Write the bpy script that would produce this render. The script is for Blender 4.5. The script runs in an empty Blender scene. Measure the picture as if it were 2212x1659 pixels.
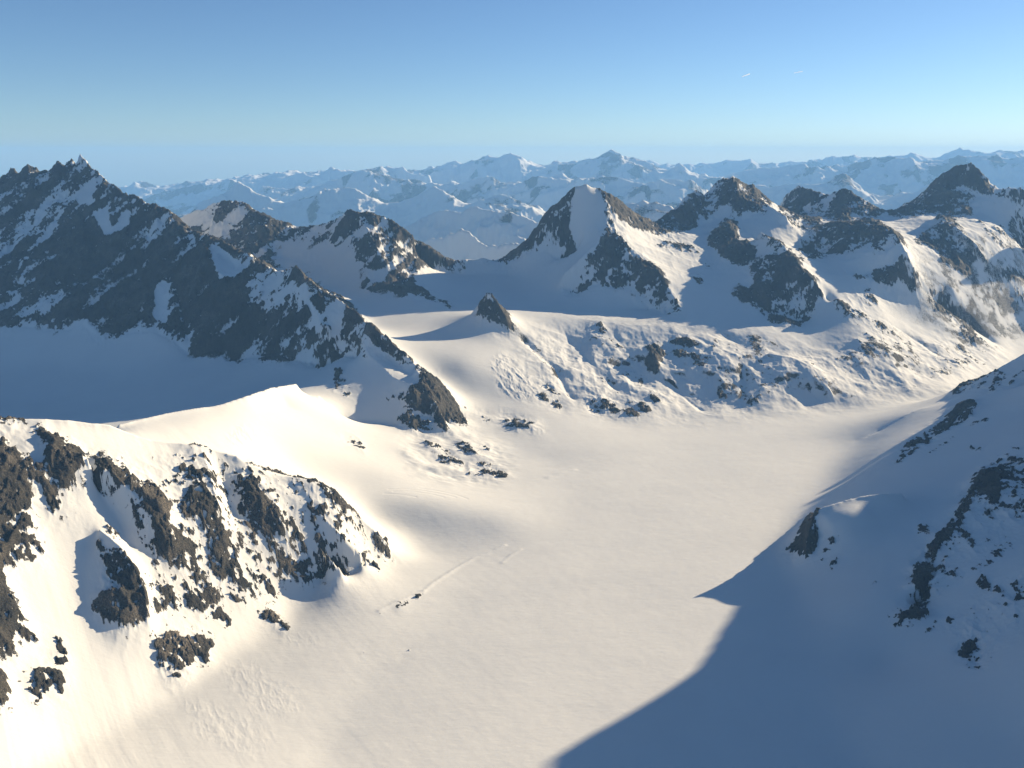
import bpy, math, random
import numpy as np
sc = bpy.context.scene
# ---------------------------------------------------------------- camera, sky, sun, exposure
cam_d = bpy.data.cameras.new('camera'); cam = bpy.data.objects.new('camera', cam_d)
sc.collection.objects.link(cam); sc.camera = cam
cam.location = (0, 0, 950.0)
cam.rotation_euler = (math.radians(90 - 15.3), 0, 0)
cam_d.sensor_width = 36.0
cam_d.lens = 36.0 * 1794.0 / 2212.0
cam_d.clip_start = 0.5; cam_d.clip_end = 400000.0

SUN_AZ, SUN_EL = 58.0, 17.5          # degrees: azimuth from +Y towards +X, elevation
world = bpy.data.worlds.new('World'); sc.world = world; world.use_nodes = True
wn = world.node_tree.nodes; wl = world.node_tree.links
sky = wn.new('ShaderNodeTexSky'); sky.sky_type = 'NISHITA'; sky.sun_disc = False
sky.sun_elevation = math.radians(SUN_EL); sky.sun_rotation = math.radians(SUN_AZ)
sky.altitude = 2300; sky.air_density = 1.0; sky.dust_density = 0.5; sky.ozone_density = 4.2
wn['Background'].inputs[1].default_value = 0.054
wl.new(sky.outputs[0], wn['Background'].inputs[0])
sun_d = bpy.data.lights.new('sun', 'SUN'); sun = bpy.data.objects.new('sun', sun_d)
sc.collection.objects.link(sun)
sun_d.energy = 5.0; sun_d.angle = math.radians(0.5); sun_d.color = (1.0, 0.81, 0.545)
sun.rotation_euler = (math.radians(90 - SUN_EL), 0, math.radians(180 - SUN_AZ))
sc.view_settings.view_transform = 'Standard'; sc.view_settings.look = 'None'
sc.view_settings.gamma = 1.0; sc.view_settings.use_curve_mapping = False
sc.view_settings.exposure = 1.17
sc.cycles.max_bounces = 6; sc.cycles.diffuse_bounces = 1; sc.cycles.volume_bounces = 2
sc.cycles.use_denoising = True
HAZE = (2.9e-5,1340.0,(0.26,0.56,1.0,1),0.0)

# ---------------------------------------------------------------- survey data (world metres)
LINES = [
('g0',0,[(146,1137,0),(171,1466,0),(222,1867,0),(364,2211,0),(605,2597,0),(1006,2892,0),(1424,3075,0)]),
('g1',0,[(-307,1145,2),(-271,1389,0),(-109,1646,0),(51,1916,1),(191,2209,1)]),
('g2',0,[(419,1318,0),(481,1552,0),(588,1867,0),(723,2211,0),(1004,2597,0)]),
('g3',0,[(-500,700,60),(-100,700,0),(400,700,0)]),
('g4',0,[(-600,450,150),(0,450,0),(600,450,60)]),
('gc',0,[(-743,1074,45),(-723,1154,22),(-662,1215,10),(-605,1335,7),(-544,1467,5),(-490,1615,4),(-424,1683,4),(-349,1734,3),(-286,1822,1)]),
('gd',0,[(1644,3137,0),(1843,3258,-5),(2170,3600,-22),(2680,4250,-30),(3500,5300,-60),(4400,6400,-100)]),
('t0',0,[(-283,1897,-5),(-222,1895,-14),(-169,1894,-10),(-100,1903,-3),(-7,1931,0)]),
('t1',0,[(-428,2056,60),(-343,2069,64),(-257,2078,60),(-158,2088,46),(-58,2100,26),(56,2116,8)]),
('t2',0,[(-383,1996,14),(-297,1988,2),(-200,1982,-3),(-80,1997,-2)]),
('t3',0,[(-642,2136,135),(-519,2142,85),(-420,2152,60)]),
('t4',0,[(-772,2066,252),(-689,2145,212),(-609,2270,176),(-490,2330,115),(-356,2341,64),(-216,2317,26),(-77,2309,10)]),
('t5',0,[(-822,2046,284),(-740,2161,260),(-687,2427,212),(-577,2426,153),(-468,2440,103),(-357,2457,74),(-228,2471,46),(-95,2433,14)]),
('t6',0,[(-169,2713,42),(-72,2668,24),(36,2553,8),(140,2505,2)]),
('crease',1,[(-978,1950,311.7),(-947,2010,306.9),(-908,2085,299.5),(-859,2150,293.7),(-811,2210,286.1),(-765,2290,287.0),(-727,2410,278.4),(-681,2530,258.6),(-668,2538,232),(-642,2549,212),(-622,2579,205),(-597,2609,160),(-549,2622,108),(-496,2637,90),(-445,2657,82),(-394,2656,74)]),
('b0',0,[(-2366,3279,130),(-2051,3223,125),(-1670,3203,130),(-1237,3041,150)]),
('b1',0,[(-2181,2987,60),(-1917,2982,65),(-1617,2908,80),(-1385,2812,95),(-1186,2808,110),(-1017,2896,122),(-861,2949,160),(-774,2948,185)]),
('b2',0,[(-1800,1900,100),(-1450,2000,90),(-1250,2100,105)]),
('b3',0,[(-1330,1700,150),(-1260,1850,130),(-1140,2060,128),(-1060,2300,124),(-960,2550,125)]),
('H',1,[(-1099,1480,459.2),(-1057,1549,448.8),(-1028,1590,441.3),(-1009,1604,438.8),(-989,1618,434.3),(-966,1634,428.6),(-942,1651,421.8),(-925,1663,416.0),(-907,1674,409.2),(-889,1686,401.8),(-867,1700,394.6),(-852,1707,384.0),(-840,1712,374.9),(-816,1722,359.7),(-792,1732,347.6),(-757,1746,336.3),(-731,1756,330.6),(-704,1766,323.7),(-669,1780,306.6),(-630,1787,290.7),(-602,1792,268.6),(-583,1795,257.1),(-553,1800,240.3),(-531,1802,234.8),(-502,1805,230.2),(-481,1807,224.7),(-455,1810,216.8),(-430,1812,199.4),(-404,1815,179.6),(-384,1817,148.0),(-364,1820,126.8),(-343,1822,104.2),(-323,1825,82.1),(-305,1828,58.9),(-297,1830,37.5),(-295,1830,12.7)]),
('H_back',0,[(-1188,1600,409.2),(-1106,1710,391.3),(-1063,1738,384.3),(-1011,1771,371.8),(-972,1794,359.2),(-928,1820,344.6),(-899,1832,324.9),(-846,1852,297.6),(-781,1876,280.6),(-714,1900,256.6),(-642,1912,218.6),(-590,1920,190.3),(-535,1925,180.2),(-485,1930,166.8),(-431,1935,129.6)]),
('H_back2',0,[(-1344,1810,269.2),(-1242,1920,251.3),(-1191,1948,244.3),(-1130,1981,238.0)]),
('Hfl0',0,[(-962,1261,250.8),(-923,1191,193.5),(-884,1123,143.0),(-844,1055,99.7)]),
('Hfl1',0,[(-897,1329,226.9),(-858,1252,167.9),(-819,1177,116.2),(-780,1104,72.1)]),
('Hfl2',0,[(-854,1381,210.0),(-819,1307,150.0),(-784,1235,96.7),(-750,1163,50.4)]),
('Hfl3',0,[(-800,1434,198.6),(-769,1362,140.1),(-738,1292,87.5),(-707,1222,41.2)]),
('Hfl4',0,[(-714,1508,176.2),(-689,1443,121.0),(-665,1379,70.3),(-641,1317,24.2)]),
('Hfl5',0,[(-647,1574,161.4),(-628,1519,111.1),(-609,1465,63.8),(-590,1412,19.5)]),
('Hfl6',0,[(-557,1653,139.8),(-544,1612,98.6),(-531,1573,58.6),(-519,1535,19.9)]),
('Hfl7',0,[(-434,1728,118.6),(-425,1704,90.4),(-417,1680,62.6),(-409,1658,35.2)]),
('Hfl8',0,[(-357,1760,88.8),(-350,1741,69.5),(-343,1724,49.7),(-336,1709,28.9)]),
('Hrib1',1,[(-939,1577,402.5),(-903,1566,382.2),(-859,1567,372.0),(-839,1570,355.9),(-801,1571,325.7),(-755,1560,280.0),(-723,1554,252.1),(-690,1539,223.2),(-678,1520,197.1)]),
('Hbowl',0,[(-855,1576,293.2),(-801,1548,244.7),(-750,1501,186.1)]),
('Hrib3',1,[(-807,1485,253.8),(-755,1461,226.2),(-709,1427,185.1),(-685,1396,144.3),(-683,1376,107.2)]),
('Hgul3',0,[(-824,1473,220.4),(-805,1413,173.6),(-767,1349,123.8)]),
('Hrib2',1,[(-704,1766,323.7),(-667,1712,291.4),(-649,1678,272.2),(-627,1639,235.4),(-631,1621,211.5)]),
('Hgul2',0,[(-653,1748,244.2),(-628,1705,195.4),(-593,1666,158.0)]),
('Hrib4',1,[(-585,1746,244.7),(-549,1721,216.3),(-514,1695,177.5),(-494,1690,141.1)]),
('Hrib5',1,[(-529,1785,229.2),(-450,1753,174.1),(-385,1730,115.9),(-337,1743,63.0)]),
('Hcliff',1,[(-431,1699,113.8),(-402,1675,86.3),(-377,1674,57.3)]),
('A',1,[(-3103,4500,734.2),(-2931,4481,806.3),(-2804,4466,783.2),(-2667,4450,823.8),(-2631,4443,842.8),(-2605,4438,873.6),(-2590,4435,879.8),(-2570,4431,879.3),(-2547,4426,850.4),(-2520,4421,888.0),(-2485,4414,905.4),(-2452,4406,889.5),(-2438,4403,893.3),(-2429,4401,854.3),(-2408,4397,873.5),(-2385,4392,884.6),(-2371,4388,867.6),(-2352,4385,887.8),(-2334,4381,882.7),(-2324,4380,928.8),(-2307,4376,929.9),(-2290,4372,912.0),(-2278,4369,876.9),(-2267,4367,905.5),(-2257,4365,927.7),(-2229,4359,935.3),(-2218,4356,918.2),(-2203,4353,904.6),(-2194,4352,946.7),(-2181,4348,959.1),(-2141,4318,929.2),(-2093,4281,891.4),(-2045,4245,865.3),(-1991,4203,826.3),(-1933,4159,801.3),(-1882,4120,774.3),(-1819,4081,769.5),(-1775,4053,751.3),(-1718,4016,731.7),(-1674,3988,726.8),(-1638,3963,711.2),(-1603,3941,708.4),(-1567,3917,693.0),(-1543,3900,673.1),(-1498,3862,644.5),(-1441,3815,617.2),(-1362,3751,604.4),(-1324,3720,611.3),(-1282,3681,594.8),(-1212,3616,573.3),(-1152,3560,553.8),(-1089,3500,543.1),(-1029,3450,512.6),(-973,3404,501.4),(-919,3360,505.3),(-871,3320,519.8),(-837,3293,510.5),(-820,3279,488.6),(-776,3243,471.9),(-745,3216,448.7),(-702,3180,431.0),(-649,3135,417.0),(-619,3107,395.2),(-584,3076,381.3),(-544,3040,358.4),(-511,3015,344.1),(-491,3000,326.5),(-450,2968,302.0),(-420,2945,286.5),(-389,2920,269.8),(-368,2906,238.9),(-319,2872,213.1),(-272,2840,187.5),(-230,2819,142.3),(-201,2804,95.7),(-186,2797,68.9),(-173,2790,50.5)]),
('A_back',0,[(-3241,4700,613.7),(-2787,4650,689.0),(-2707,4635,736.0),(-2634,4621,742.9),(-2549,4603,747.4),(-2494,4592,740.0),(-2441,4581,738.5),(-2395,4572,763.1),(-2360,4565,776.2),(-2305,4553,756.9),(-2240,4518,777.5),(-2086,4403,691.1),(-1908,4281,643.4),(-1758,4188,607.5),(-1647,4117,579.1),(-1516,4015,515.5),(-1351,3881,496.6),(-1152,3700,453.2),(-974,3560,421.5),(-870,3479,407.4),(-746,3380,356.0),(-622,3276,306.3),(-524,3200,251.5),(-416,3120,194.8),(-291,3040,112.5),(-200,2997,-6.1)]),
('A_back2',0,[(-3434,4980,410.4),(-2954,4930,450.7),(-2870,4915,475.9),(-2793,4901,479.6),(-2704,4883,482.0),(-2646,4872,478.1),(-2590,4861,477.2),(-2542,4852,490.4),(-2505,4845,497.4),(-2446,4833,487.1),(-2379,4798,498.1),(-2218,4683,451.8),(-2033,4561,426.3),(-1875,4468,407.1),(-1759,4397,391.9),(-1622,4295,357.8),(-1449,4161,347.7),(-1239,3980,324.4),(-1050,3840,307.4),(-940,3759,299.9),(-808,3660,273.9),(-675,3556,241.3),(-569,3480,215.9)]),
('Afoot',1,[(-2547,3550,248.9),(-2183,3480,252.7),(-1998,3430,248.9),(-1846,3400,247.1),(-1788,3430,292.4),(-1661,3330,230.7),(-1545,3330,253.9),(-1456,3300,260.2),(-1367,3260,234.4),(-1267,3200,183.9),(-1164,3200,206.4),(-1087,3150,167.9),(-984,3150,208.8),(-881,3100,211.5),(-798,3050,201.8),(-700,3000,191.0),(-629,3000,235.3),(-563,2970,233.7)]),
('Arib1',1,[(-823,3270,489.9),(-809,3240,463.2),(-787,3200,427.7),(-746,3120,387.5),(-718,3060,351.0),(-675,3020,339.7)]),
('Arib2',1,[(-566,3010,320.8),(-515,2920,261.2),(-458,2870,230.7),(-419,2820,206.3),(-366,2780,192.0),(-334,2730,169.5)]),
('Agul2',0,[(-494,2980,295.9),(-430,2930,243.3),(-363,2850,200.1)]),
('Aledge',1,[(-1320,3650,567.8),(-1265,3540,530.6),(-1222,3450,493.4),(-1169,3400,471.6),(-1122,3380,466.8),(-1109,3390,478.7)]),
('Aledge2',0,[(-1282,3640,548.9),(-1186,3520,513.5),(-1106,3450,503.0)]),
('Arib3',1,[(-2181,4340,935.8),(-2151,4180,771.7),(-2036,4030,648.7),(-1915,3830,496.2),(-1782,3560,368.9)]),
('Arib4',1,[(-2478,4400,896.7),(-2411,4180,704.9),(-2351,3900,487.9)]),
('Arib5',1,[(-1646,3960,717.8),(-1575,3800,583.3),(-1457,3570,447.6),(-1366,3400,317.6),(-1281,3220,211.2)]),
('Agul5',0,[(-1817,3950,611.9),(-1686,3700,429.3),(-1544,3380,282.5)]),
('Arib6',1,[(-1050,3460,520.9),(-1009,3290,413.0),(-975,3240,310.2),(-956,3150,227.3)]),
('Arib7',1,[(-337,2840,223.0),(-282,2760,160.9),(-236,2680,102.4),(-219,2650,71.2)]),
('Atoe',0,[(-224,2713,42),(-307,2669,60),(-352,2658,67)]),
('N',1,[(-189,3560,271.5),(-169,3560,304.1),(-142,3550,340.4),(-119,3545,371.4),(-105,3540,386.2),(-87,3535,379.0),(-71,3530,357.8),(-51,3510,333.2),(-32,3490,300.9),(-12,3470,264.7),(10,3450,228.8)]),
('N_foot',0,[(-185,3480,262.8),(-109,3420,231.1),(-41,3400,203.7)]),
('N_back',0,[(-218,3642,270.5),(-116,3655,270.1),(-12,3657,265.6),(29,3610,257.8)]),
('n1',0,[(-416,3150,214.3),(-269,3220,215.0),(-198,3270,213.1),(-97,3330,207.4),(8,3350,195.1),(105,3420,185.3)]),
('n1b',0,[(-475,3250,223.3),(-298,3350,220.5),(-187,3430,223.0)]),
('patch',0,[(-702,3699,270.5),(-647,3744,264.3),(-521,3754,268.9),(-417,3773,274.1),(-322,3783,278.8)]),
('patch2',0,[(-538,3400,229.4),(-486,3480,238.7),(-358,3586,248.0),(-264,3645,267.8)]),
('rim',0,[(8,3680,265.6),(113,3689,270.1),(196,3690,265.7),(407,3706,248.0),(577,3718,237.1),(651,3724,236.0)]),
('rimb',0,[(9,3860,261.6),(206,3870,261.7),(426,3886,244.0),(649,3902,232.5)]),
('base',0,[(-158,2802,38),(-109,2834,45),(-44,2920,62),(41,2968,62),(131,3006,58),(208,2975,40),(311,2963,20),(425,2904,3),(573,2902,0),(799,2958,0),(974,3015,0),(1091,3106,0),(1284,3137,0),(1421,3137,0),(1565,3150,0),(1644,3137,0)]),
('ice1',0,[(-252,3000,182.1),(-153,3090,177.4),(-47,3150,162.4),(81,3190,133.4)]),
('ice2',0,[(-184,2998,84),(-80,3015,88),(25,3027,92)]),
('c1',1,[(47,3430,193.1),(104,3350,161.7),(176,3260,115.5),(215,3110,60.9),(239,3070,38.9)]),
('c2',1,[(214,3626,233.9),(249,3520,173.2),(349,3300,105.3),(413,3180,50.4)]),
('c3',1,[(399,3632,228.5),(453,3550,187.3),(499,3430,142.9),(515,3330,97.6),(526,3270,74.0)]),
('c3g',0,[(422,3460,176.4),(419,3330,117.3),(454,3220,68.1)]),
('c4g',0,[(583,3480,182.1),(601,3330,117.3),(630,3270,83.8),(729,3200,73.6)]),
('c4',1,[(798,3560,185.1),(847,3500,167.4),(944,3410,147.6),(956,3330,97.6),(939,3220,48.8),(896,3120,20.3)]),
('c5',1,[(631,3275,76.6),(658,3210,51.6),(697,3120,20.3),(739,3060,0.9)]),
('c6',1,[(1081,3420,155.3),(1189,3380,134.8),(1242,3300,105.3),(1254,3220,68.1),(1271,3160,46.6)]),
('c7',1,[(1525,3600,176.6),(1584,3480,110.7),(1629,3300,46.2),(1642,3220,19.7)]),
('c8',1,[(896,3677,221.7),(951,3600,176.6),(998,3540,158.5)]),
('D',1,[(-1899,4800,609.2),(-1873,4795,619.9),(-1852,4791,630.5),(-1816,4784,646.4),(-1778,4777,662.2),(-1736,4769,657.6),(-1706,4763,678.3),(-1670,4757,704.1),(-1634,4750,707.0),(-1600,4743,709.9),(-1547,4721,708.5),(-1502,4703,711.9),(-1474,4691,700.0),(-1454,4682,685.5),(-1410,4663,659.1),(-1376,4648,647.5),(-1326,4626,629.0),(-1270,4602,605.9),(-1228,4584,602.3),(-1181,4564,579.1),(-1144,4547,580.6),(-1111,4531,581.8),(-1046,4500,594.1),(-989,4474,610.7),(-934,4447,624.7),(-887,4425,650.2),(-859,4412,674.7),(-848,4407,677.4),(-837,4401,689.6),(-825,4400,680.2),(-813,4398,673.3),(-764,4390,666.7),(-734,4386,667.0),(-703,4381,657.9),(-666,4375,648.8),(-637,4371,635.0),(-594,4364,611.9),(-547,4357,577.1),(-507,4363,548.0),(-466,4374,515.9),(-416,4393,478.0),(-374,4411,446.9),(-339,4422,433.4),(-298,4435,419.6),(-261,4440,421.5),(-225,4447,418.2),(-188,4450,422.8),(-163,4450,430.2),(-139,4458,421.9),(-114,4465,416.1),(-72,4481,399.3)]),
('D_back',0,[(-1998,5050,519.2),(-1948,5041,540.5),(-1871,5027,572.2),(-1796,5013,588.3),(-1720,5000,617.0),(-1629,4971,618.5),(-1552,4941,610.0),(-1486,4913,569.1),(-1397,4876,539.0),(-1295,4834,512.3),(-1207,4797,490.6),(-1104,4750,504.1),(-987,4697,534.7),(-908,4662,584.7),(-884,4651,599.6),(-859,4648,583.3),(-776,4636,577.0),(-704,4625,558.8),(-628,4614,521.9),(-537,4613,458.0),(-439,4643,388.0),(-358,4672,343.4),(-276,4690,331.5),(-198,4700,332.8),(-146,4708,331.9),(-76,4731,309.3),(-76,4731,309.3)]),
('D_back',0,[(-2137,5400,349.2),(-2084,5391,370.5),(-2001,5377,402.2),(-1921,5363,418.3),(-1840,5350,447.0),(-1743,5321,448.5),(-1662,5291,440.0),(-1591,5263,399.1),(-1498,5226,369.0),(-1388,5184,342.3),(-1295,5147,320.6),(-1185,5100,334.1),(-1060,5047,364.7),(-976,5012,414.7),(-951,5001,429.6),(-924,4998,413.3),(-835,4986,407.0),(-758,4975,388.8),(-676,4964,351.9),(-577,4963,288.0),(-473,4993,218.0),(-385,5022,173.4),(-297,5040,161.5),(-213,5050,162.8),(-157,5058,161.9),(-82,5081,139.3),(-82,5081,139.3)]),
('Dspur',1,[(-811,4387,674.0),(-745,4289,606.1),(-662,4177,489.7),(-574,4095,373.7),(-486,4009,318.2),(-388,3919,292.5),(-283,3835,276.2)]),
('Dspur2',1,[(-1503,4705,709.3),(-1439,4598,631.0),(-1360,4462,543.8),(-1274,4330,472.8),(-1211,4218,415.2)]),
('Dlobe',0,[(-1134,4395,477.7),(-920,4297,452.7),(-1049,4108,325.8),(-835,4070,320.2),(-702,3947,283.3)]),
('Dlobe2',0,[(-1223,4354,434.1),(-952,4206,381.6),(-748,4101,349.9)]),
('plat',0,[(-502,4368,335.3),(-259,4381,333.5),(-15,4360,336.5),(214,4052,288.5)]),
('plat2',0,[(-263,4038,268.0),(-14,4045,278.3),(208,3929,264.2),(492,3905,279.3)]),
('B',1,[(-72,4481,399.3),(-35,4474,415.0),(0,4466,433.2),(30,4456,459.0),(61,4443,496.9),(95,4435,534.1),(122,4433,565.7),(136,4434,599.3),(146,4434,625.6),(165,4435,651.9),(182,4436,673.2),(199,4437,689.8),(213,4438,694.5),(242,4439,713.4),(264,4440,737.1),(285,4441,760.6),(304,4442,781.8),(321,4443,793.5),(335,4443,805.2),(349,4444,812.2),(372,4453,814.3),(392,4461,811.7),(412,4469,799.6),(450,4485,789.6),(474,4494,777.4),(490,4504,765.1),(512,4519,745.3),(525,4528,732.8),(558,4549,729.4),(578,4571,716.2),(596,4590,705.4),(614,4608,687.2),(632,4627,673.7),(672,4668,633.7),(709,4705,610.9),(750,4746,595.1),(788,4784,574.2)]),
('B_back',0,[(-76,4731,309.3),(0,4716,343.2),(65,4693,406.9),(129,4683,475.7),(154,4684,535.6),(192,4686,583.2),(225,4688,604.5),(278,4690,647.1),(321,4692,691.8),(354,4693,715.2),(393,4703,724.3),(435,4719,709.6),(500,4744,687.4),(540,4769,655.3),(588,4799,639.4),(628,4840,615.4),(666,4877,583.7),(747,4955,520.9),(829,5034,484.2),(829,5034,484.2)]),
('B_back',0,[(-82,5081,139.3),(0,5066,173.2),(70,5043,236.9),(139,5033,305.7),(166,5034,365.6),(207,5036,413.2),(242,5038,434.5),(299,5040,477.1),(345,5042,521.8),(380,5043,545.2),(422,5053,554.3),(468,5069,539.6),(537,5094,517.4),(580,5119,485.3),(631,5149,469.4),(674,5190,445.4),(714,5227,413.7),(800,5305,350.9),(887,5384,314.2),(887,5384,314.2)]),
('Barete',1,[(485,4463,766.8),(496,4386,692.8),(483,4290,601.4),(526,4264,573.4),(553,4233,555.4),(601,4174,496.9),(654,4100,448.3),(703,4043,421.6),(736,3960,361.7),(773,3848,295.7),(792,3792,257.7)]),
('Bprow',1,[(483,4290,601.4),(455,4258,585.5),(417,4195,529.1),(365,4147,486.1),(306,4109,435.8),(239,4080,382.7)]),
('Bfoot',1,[(239,4070,331.7),(318,4043,301.6),(379,4059,340.1),(419,4049,348.5),(508,4033,330.5),(541,4025,345.3),(588,4004,337.2),(637,3949,294.2),(672,3884,256.5),(711,3814,240.5)]),
('Bfoot2',1,[(10,4415,412.3),(89,4363,464.4),(180,4338,471.9),(243,4295,434.0),(307,4291,460.6),(347,4301,497.3)]),
('Bsnow',0,[(358,4418,761.6),(372,4355,647.9),(368,4276,537.4)]),
('Bright',0,[(733,4519,513.9),(814,4405,476.7),(716,4251,469.8),(792,4134,414.3)]),
('Kval',0,[(926,4342,435.6),(1067,4324,413.7),(886,4017,339.7),(1036,3974,301.3),(1140,3938,262.5)]),
('Kval2',0,[(912,3807,242.0),(1099,3778,225.6),(1258,3734,201.8),(1337,3713,184.5)]),
('rim2',0,[(792,3792,257.7),(834,3740,237.1),(899,3687,219.7),(955,3641,207.8),(1041,3613,199.0),(1140,3628,195.7),(1212,3610,182.8),(1249,3560,152.0),(1325,3550,133.4),(1403,3530,104.9)]),
('C',1,[(793,4813,571.9),(835,4864,586.3),(876,4902,607.3),(913,4936,628.8),(954,4972,653.1),(992,5006,677.9),(1007,5020,698.5),(1022,5034,716.6),(1061,5068,733.9),(1084,5088,749.2),(1103,5105,764.8),(1127,5119,739.9),(1161,5138,709.0),(1176,5148,727.7),(1192,5158,743.7),(1222,5178,775.8),(1253,5197,805.3),(1282,5215,813.0),(1312,5233,818.1),(1341,5251,831.4),(1360,5263,836.7),(1395,5279,816.9),(1416,5289,797.2),(1434,5286,780.5),(1462,5282,766.7),(1491,5278,750.1),(1543,5270,711.3),(1587,5263,675.1),(1629,5256,661.5),(1651,5252,661.7)]),
('C_back',0,[(834,5063,481.9),(920,5152,517.3),(1002,5222,563.1),(1057,5270,608.5),(1114,5318,643.9),(1157,5355,674.8),(1218,5388,619.0),(1249,5408,653.7),(1313,5447,715.3),(1374,5483,728.1),(1425,5513,746.7),(1483,5539,707.2),(1531,5532,676.7),(1616,5520,621.3),(1707,5506,571.5),(1729,5502,571.7)]),
('C_back',0,[(892,5413,311.9),(983,5502,347.3),(1069,5572,393.1),(1127,5620,438.5),(1187,5668,473.9),(1233,5705,504.8),(1297,5738,449.0),(1330,5758,483.7),(1398,5797,545.3),(1462,5833,558.1),(1516,5863,576.7),(1576,5889,537.2),(1628,5882,506.7),(1719,5870,451.3),(1815,5856,401.5),(1840,5852,401.7)]),
('Crib',1,[(1388,5254,814.8),(1415,5178,784.0),(1432,5073,733.7),(1469,4950,686.2),(1516,4830,653.9),(1545,4747,620.7)]),
('Crib2',1,[(1320,5107,837.3),(1274,4988,710.8),(1217,4899,636.5)]),
('Csnow',0,[(1077,4843,535.4),(1213,4869,591.2),(1403,4795,617.3),(1486,4623,554.3)]),
('Cbump',1,[(1092,4691,510.1),(1142,4731,565.6),(1214,4744,582.4),(1289,4748,569.3),(1323,4676,537.1),(1359,4564,484.7)]),
('Cbumpf',0,[(1071,4397,429.1),(1149,4359,397.3),(1267,4349,410.6)]),
('K',1,[(1313,4469,567.5),(1333,4372,547.2),(1370,4255,523.1),(1383,4137,478.2),(1405,4029,416.7),(1439,3942,379.8),(1472,3911,329.3),(1505,3914,277.8),(1523,3854,305.7),(1581,3853,273.0),(1665,3849,240.7),(1749,3848,207.9),(1807,3846,174.9),(1858,3839,142.9),(1880,3826,125.9),(1939,3750,78.6),(1995,3640,39.8)]),
('Kfoot',1,[(1114,4015,294.6),(1188,3949,260.7),(1253,3852,189.3),(1336,3837,181.3),(1396,3832,215.3)]),
('E',1,[(1844,5867,627.9),(1847,5864,653.2),(1861,5853,675.5),(1878,5841,694.7),(1898,5801,721.1),(1915,5754,741.2),(1919,5742,759.9),(1921,5733,772.2),(1932,5712,748.8),(1946,5673,750.1),(1961,5635,745.5),(1989,5562,727.6),(2006,5515,717.7),(2020,5476,710.7),(2034,5429,721.4),(2049,5401,734.0),(2062,5392,748.6),(2077,5382,757.6),(2104,5365,749.6),(2130,5348,741.8),(2168,5326,708.7),(2217,5295,681.9),(2247,5277,657.5),(2274,5260,635.9),(2315,5238,597.9)]),
('E_back',0,[(1954,6217,507.9),(1973,6203,555.5),(2012,6151,601.1),(2036,6092,639.9),(2050,6062,628.8),(2083,5985,625.5),(2134,5865,597.7),(2165,5779,601.4),(2196,5742,628.6),(2241,5715,629.6),(2311,5676,588.7),(2396,5627,537.5),(2469,5588,477.9),(2469,5588,477.9)]),
('E_back',0,[(2064,6567,327.9),(2084,6553,375.5),(2127,6501,421.1),(2153,6442,459.9),(2168,6412,448.8),(2205,6335,445.5),(2261,6215,417.7),(2297,6129,421.4),(2330,6092,448.6),(2378,6065,449.6),(2453,6026,408.7),(2545,5977,357.5),(2624,5938,297.9),(2624,5938,297.9)]),
('Esnow',0,[(1805,5546,565.2),(1864,5191,547.9),(1989,5008,581.0),(2181,5010,588.9)]),
('E2',1,[(1677,4870,480.1),(1707,4850,513.8),(1756,4772,546.7),(1835,4682,587.3),(1892,4632,596.1),(1966,4509,595.8),(1987,4382,574.9),(1993,4302,523.1),(1999,4223,473.0),(2030,4197,406.3),(2052,4189,355.8),(2075,4161,294.3),(2177,4180,208.4),(2261,4188,147.0),(2358,4177,88.9),(2435,4132,43.1),(2465,4076,26.7)]),
('E2foot',1,[(1594,4600,399.9),(1658,4502,429.0),(1738,4395,465.7),(1848,4311,474.9)]),
('Eval',0,[(1550,4251,375.6),(1720,4145,389.8),(1778,3986,299.4),(1658,3968,302.3),(1941,4016,180.1),(2023,3981,117.9)]),
('E3',1,[(1968,4231,467.4),(1926,4228,414.0),(1844,4220,379.8),(1738,4183,361.4)]),
('F',1,[(2498,5654,569.9),(2537,5640,604.2),(2570,5628,626.0),(2599,5618,650.6),(2628,5607,669.2),(2655,5597,681.6),(2685,5585,717.8),(2716,5572,756.7),(2734,5563,789.2),(2754,5555,815.8),(2781,5543,842.2),(2810,5531,868.5),(2830,5522,886.0),(2848,5515,897.6),(2871,5505,906.3),(2895,5495,912.1),(2908,5484,906.4),(2921,5472,909.4),(2950,5451,875.4),(2980,5428,847.3),(3010,5405,819.4),(3022,5397,791.2),(3055,5371,763.6),(3090,5339,759.1),(3121,5309,765.8),(3148,5283,766.7),(3165,5269,753.2),(3306,5170,702.0),(3483,5026,735.6)]),
('F_back',0,[(2653,6004,449.9),(2729,5978,506.0),(2792,5957,549.2),(2853,5935,597.8),(2906,5913,669.2),(2956,5893,722.2),(3009,5872,766.0),(3054,5855,786.3),(3093,5834,786.4),(3140,5801,755.4),(3205,5755,699.4),(3254,5721,643.6),(3327,5659,645.8),(3376,5619,633.2),(3726,5376,615.6),(3726,5376,615.6)]),
('F_back',0,[(2808,6354,269.9),(2889,6328,326.0),(2956,6307,369.2),(3021,6285,417.8),(3078,6263,489.2),(3132,6243,542.2),(3188,6222,586.0),(3236,6205,606.3),(3279,6184,606.4),(3329,6151,575.4),(3400,6105,519.4),(3453,6071,463.6),(3532,6009,465.8),(3586,5969,453.2),(3968,5726,435.6),(3968,5726,435.6)]),
('Fsnow',0,[(2448,5357,578.4),(2528,5112,622.8),(2572,4702,547.5),(2934,4888,584.6),(3128,4761,542.5)]),
('F2',1,[(2364,4807,538.6),(2433,4854,600.1),(2457,4864,633.5),(2463,4836,622.3),(2474,4794,599.3),(2487,4751,576.8),(2496,4634,535.7),(2537,4579,490.6),(2584,4525,401.4),(2631,4541,336.3)]),
('F2f',0,[(2247,4382,430.9),(2387,4395,356.1),(2266,4242,305.5),(2409,4308,222.4)]),
('Fr',0,[(2697,4611,403.8),(2818,4590,406.2),(2967,4476,419.7),(2719,4508,214.3),(2812,4520,186.6),(3043,4525,160.1),(2728,4386,33.1),(2916,4363,12.7)]),
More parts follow.
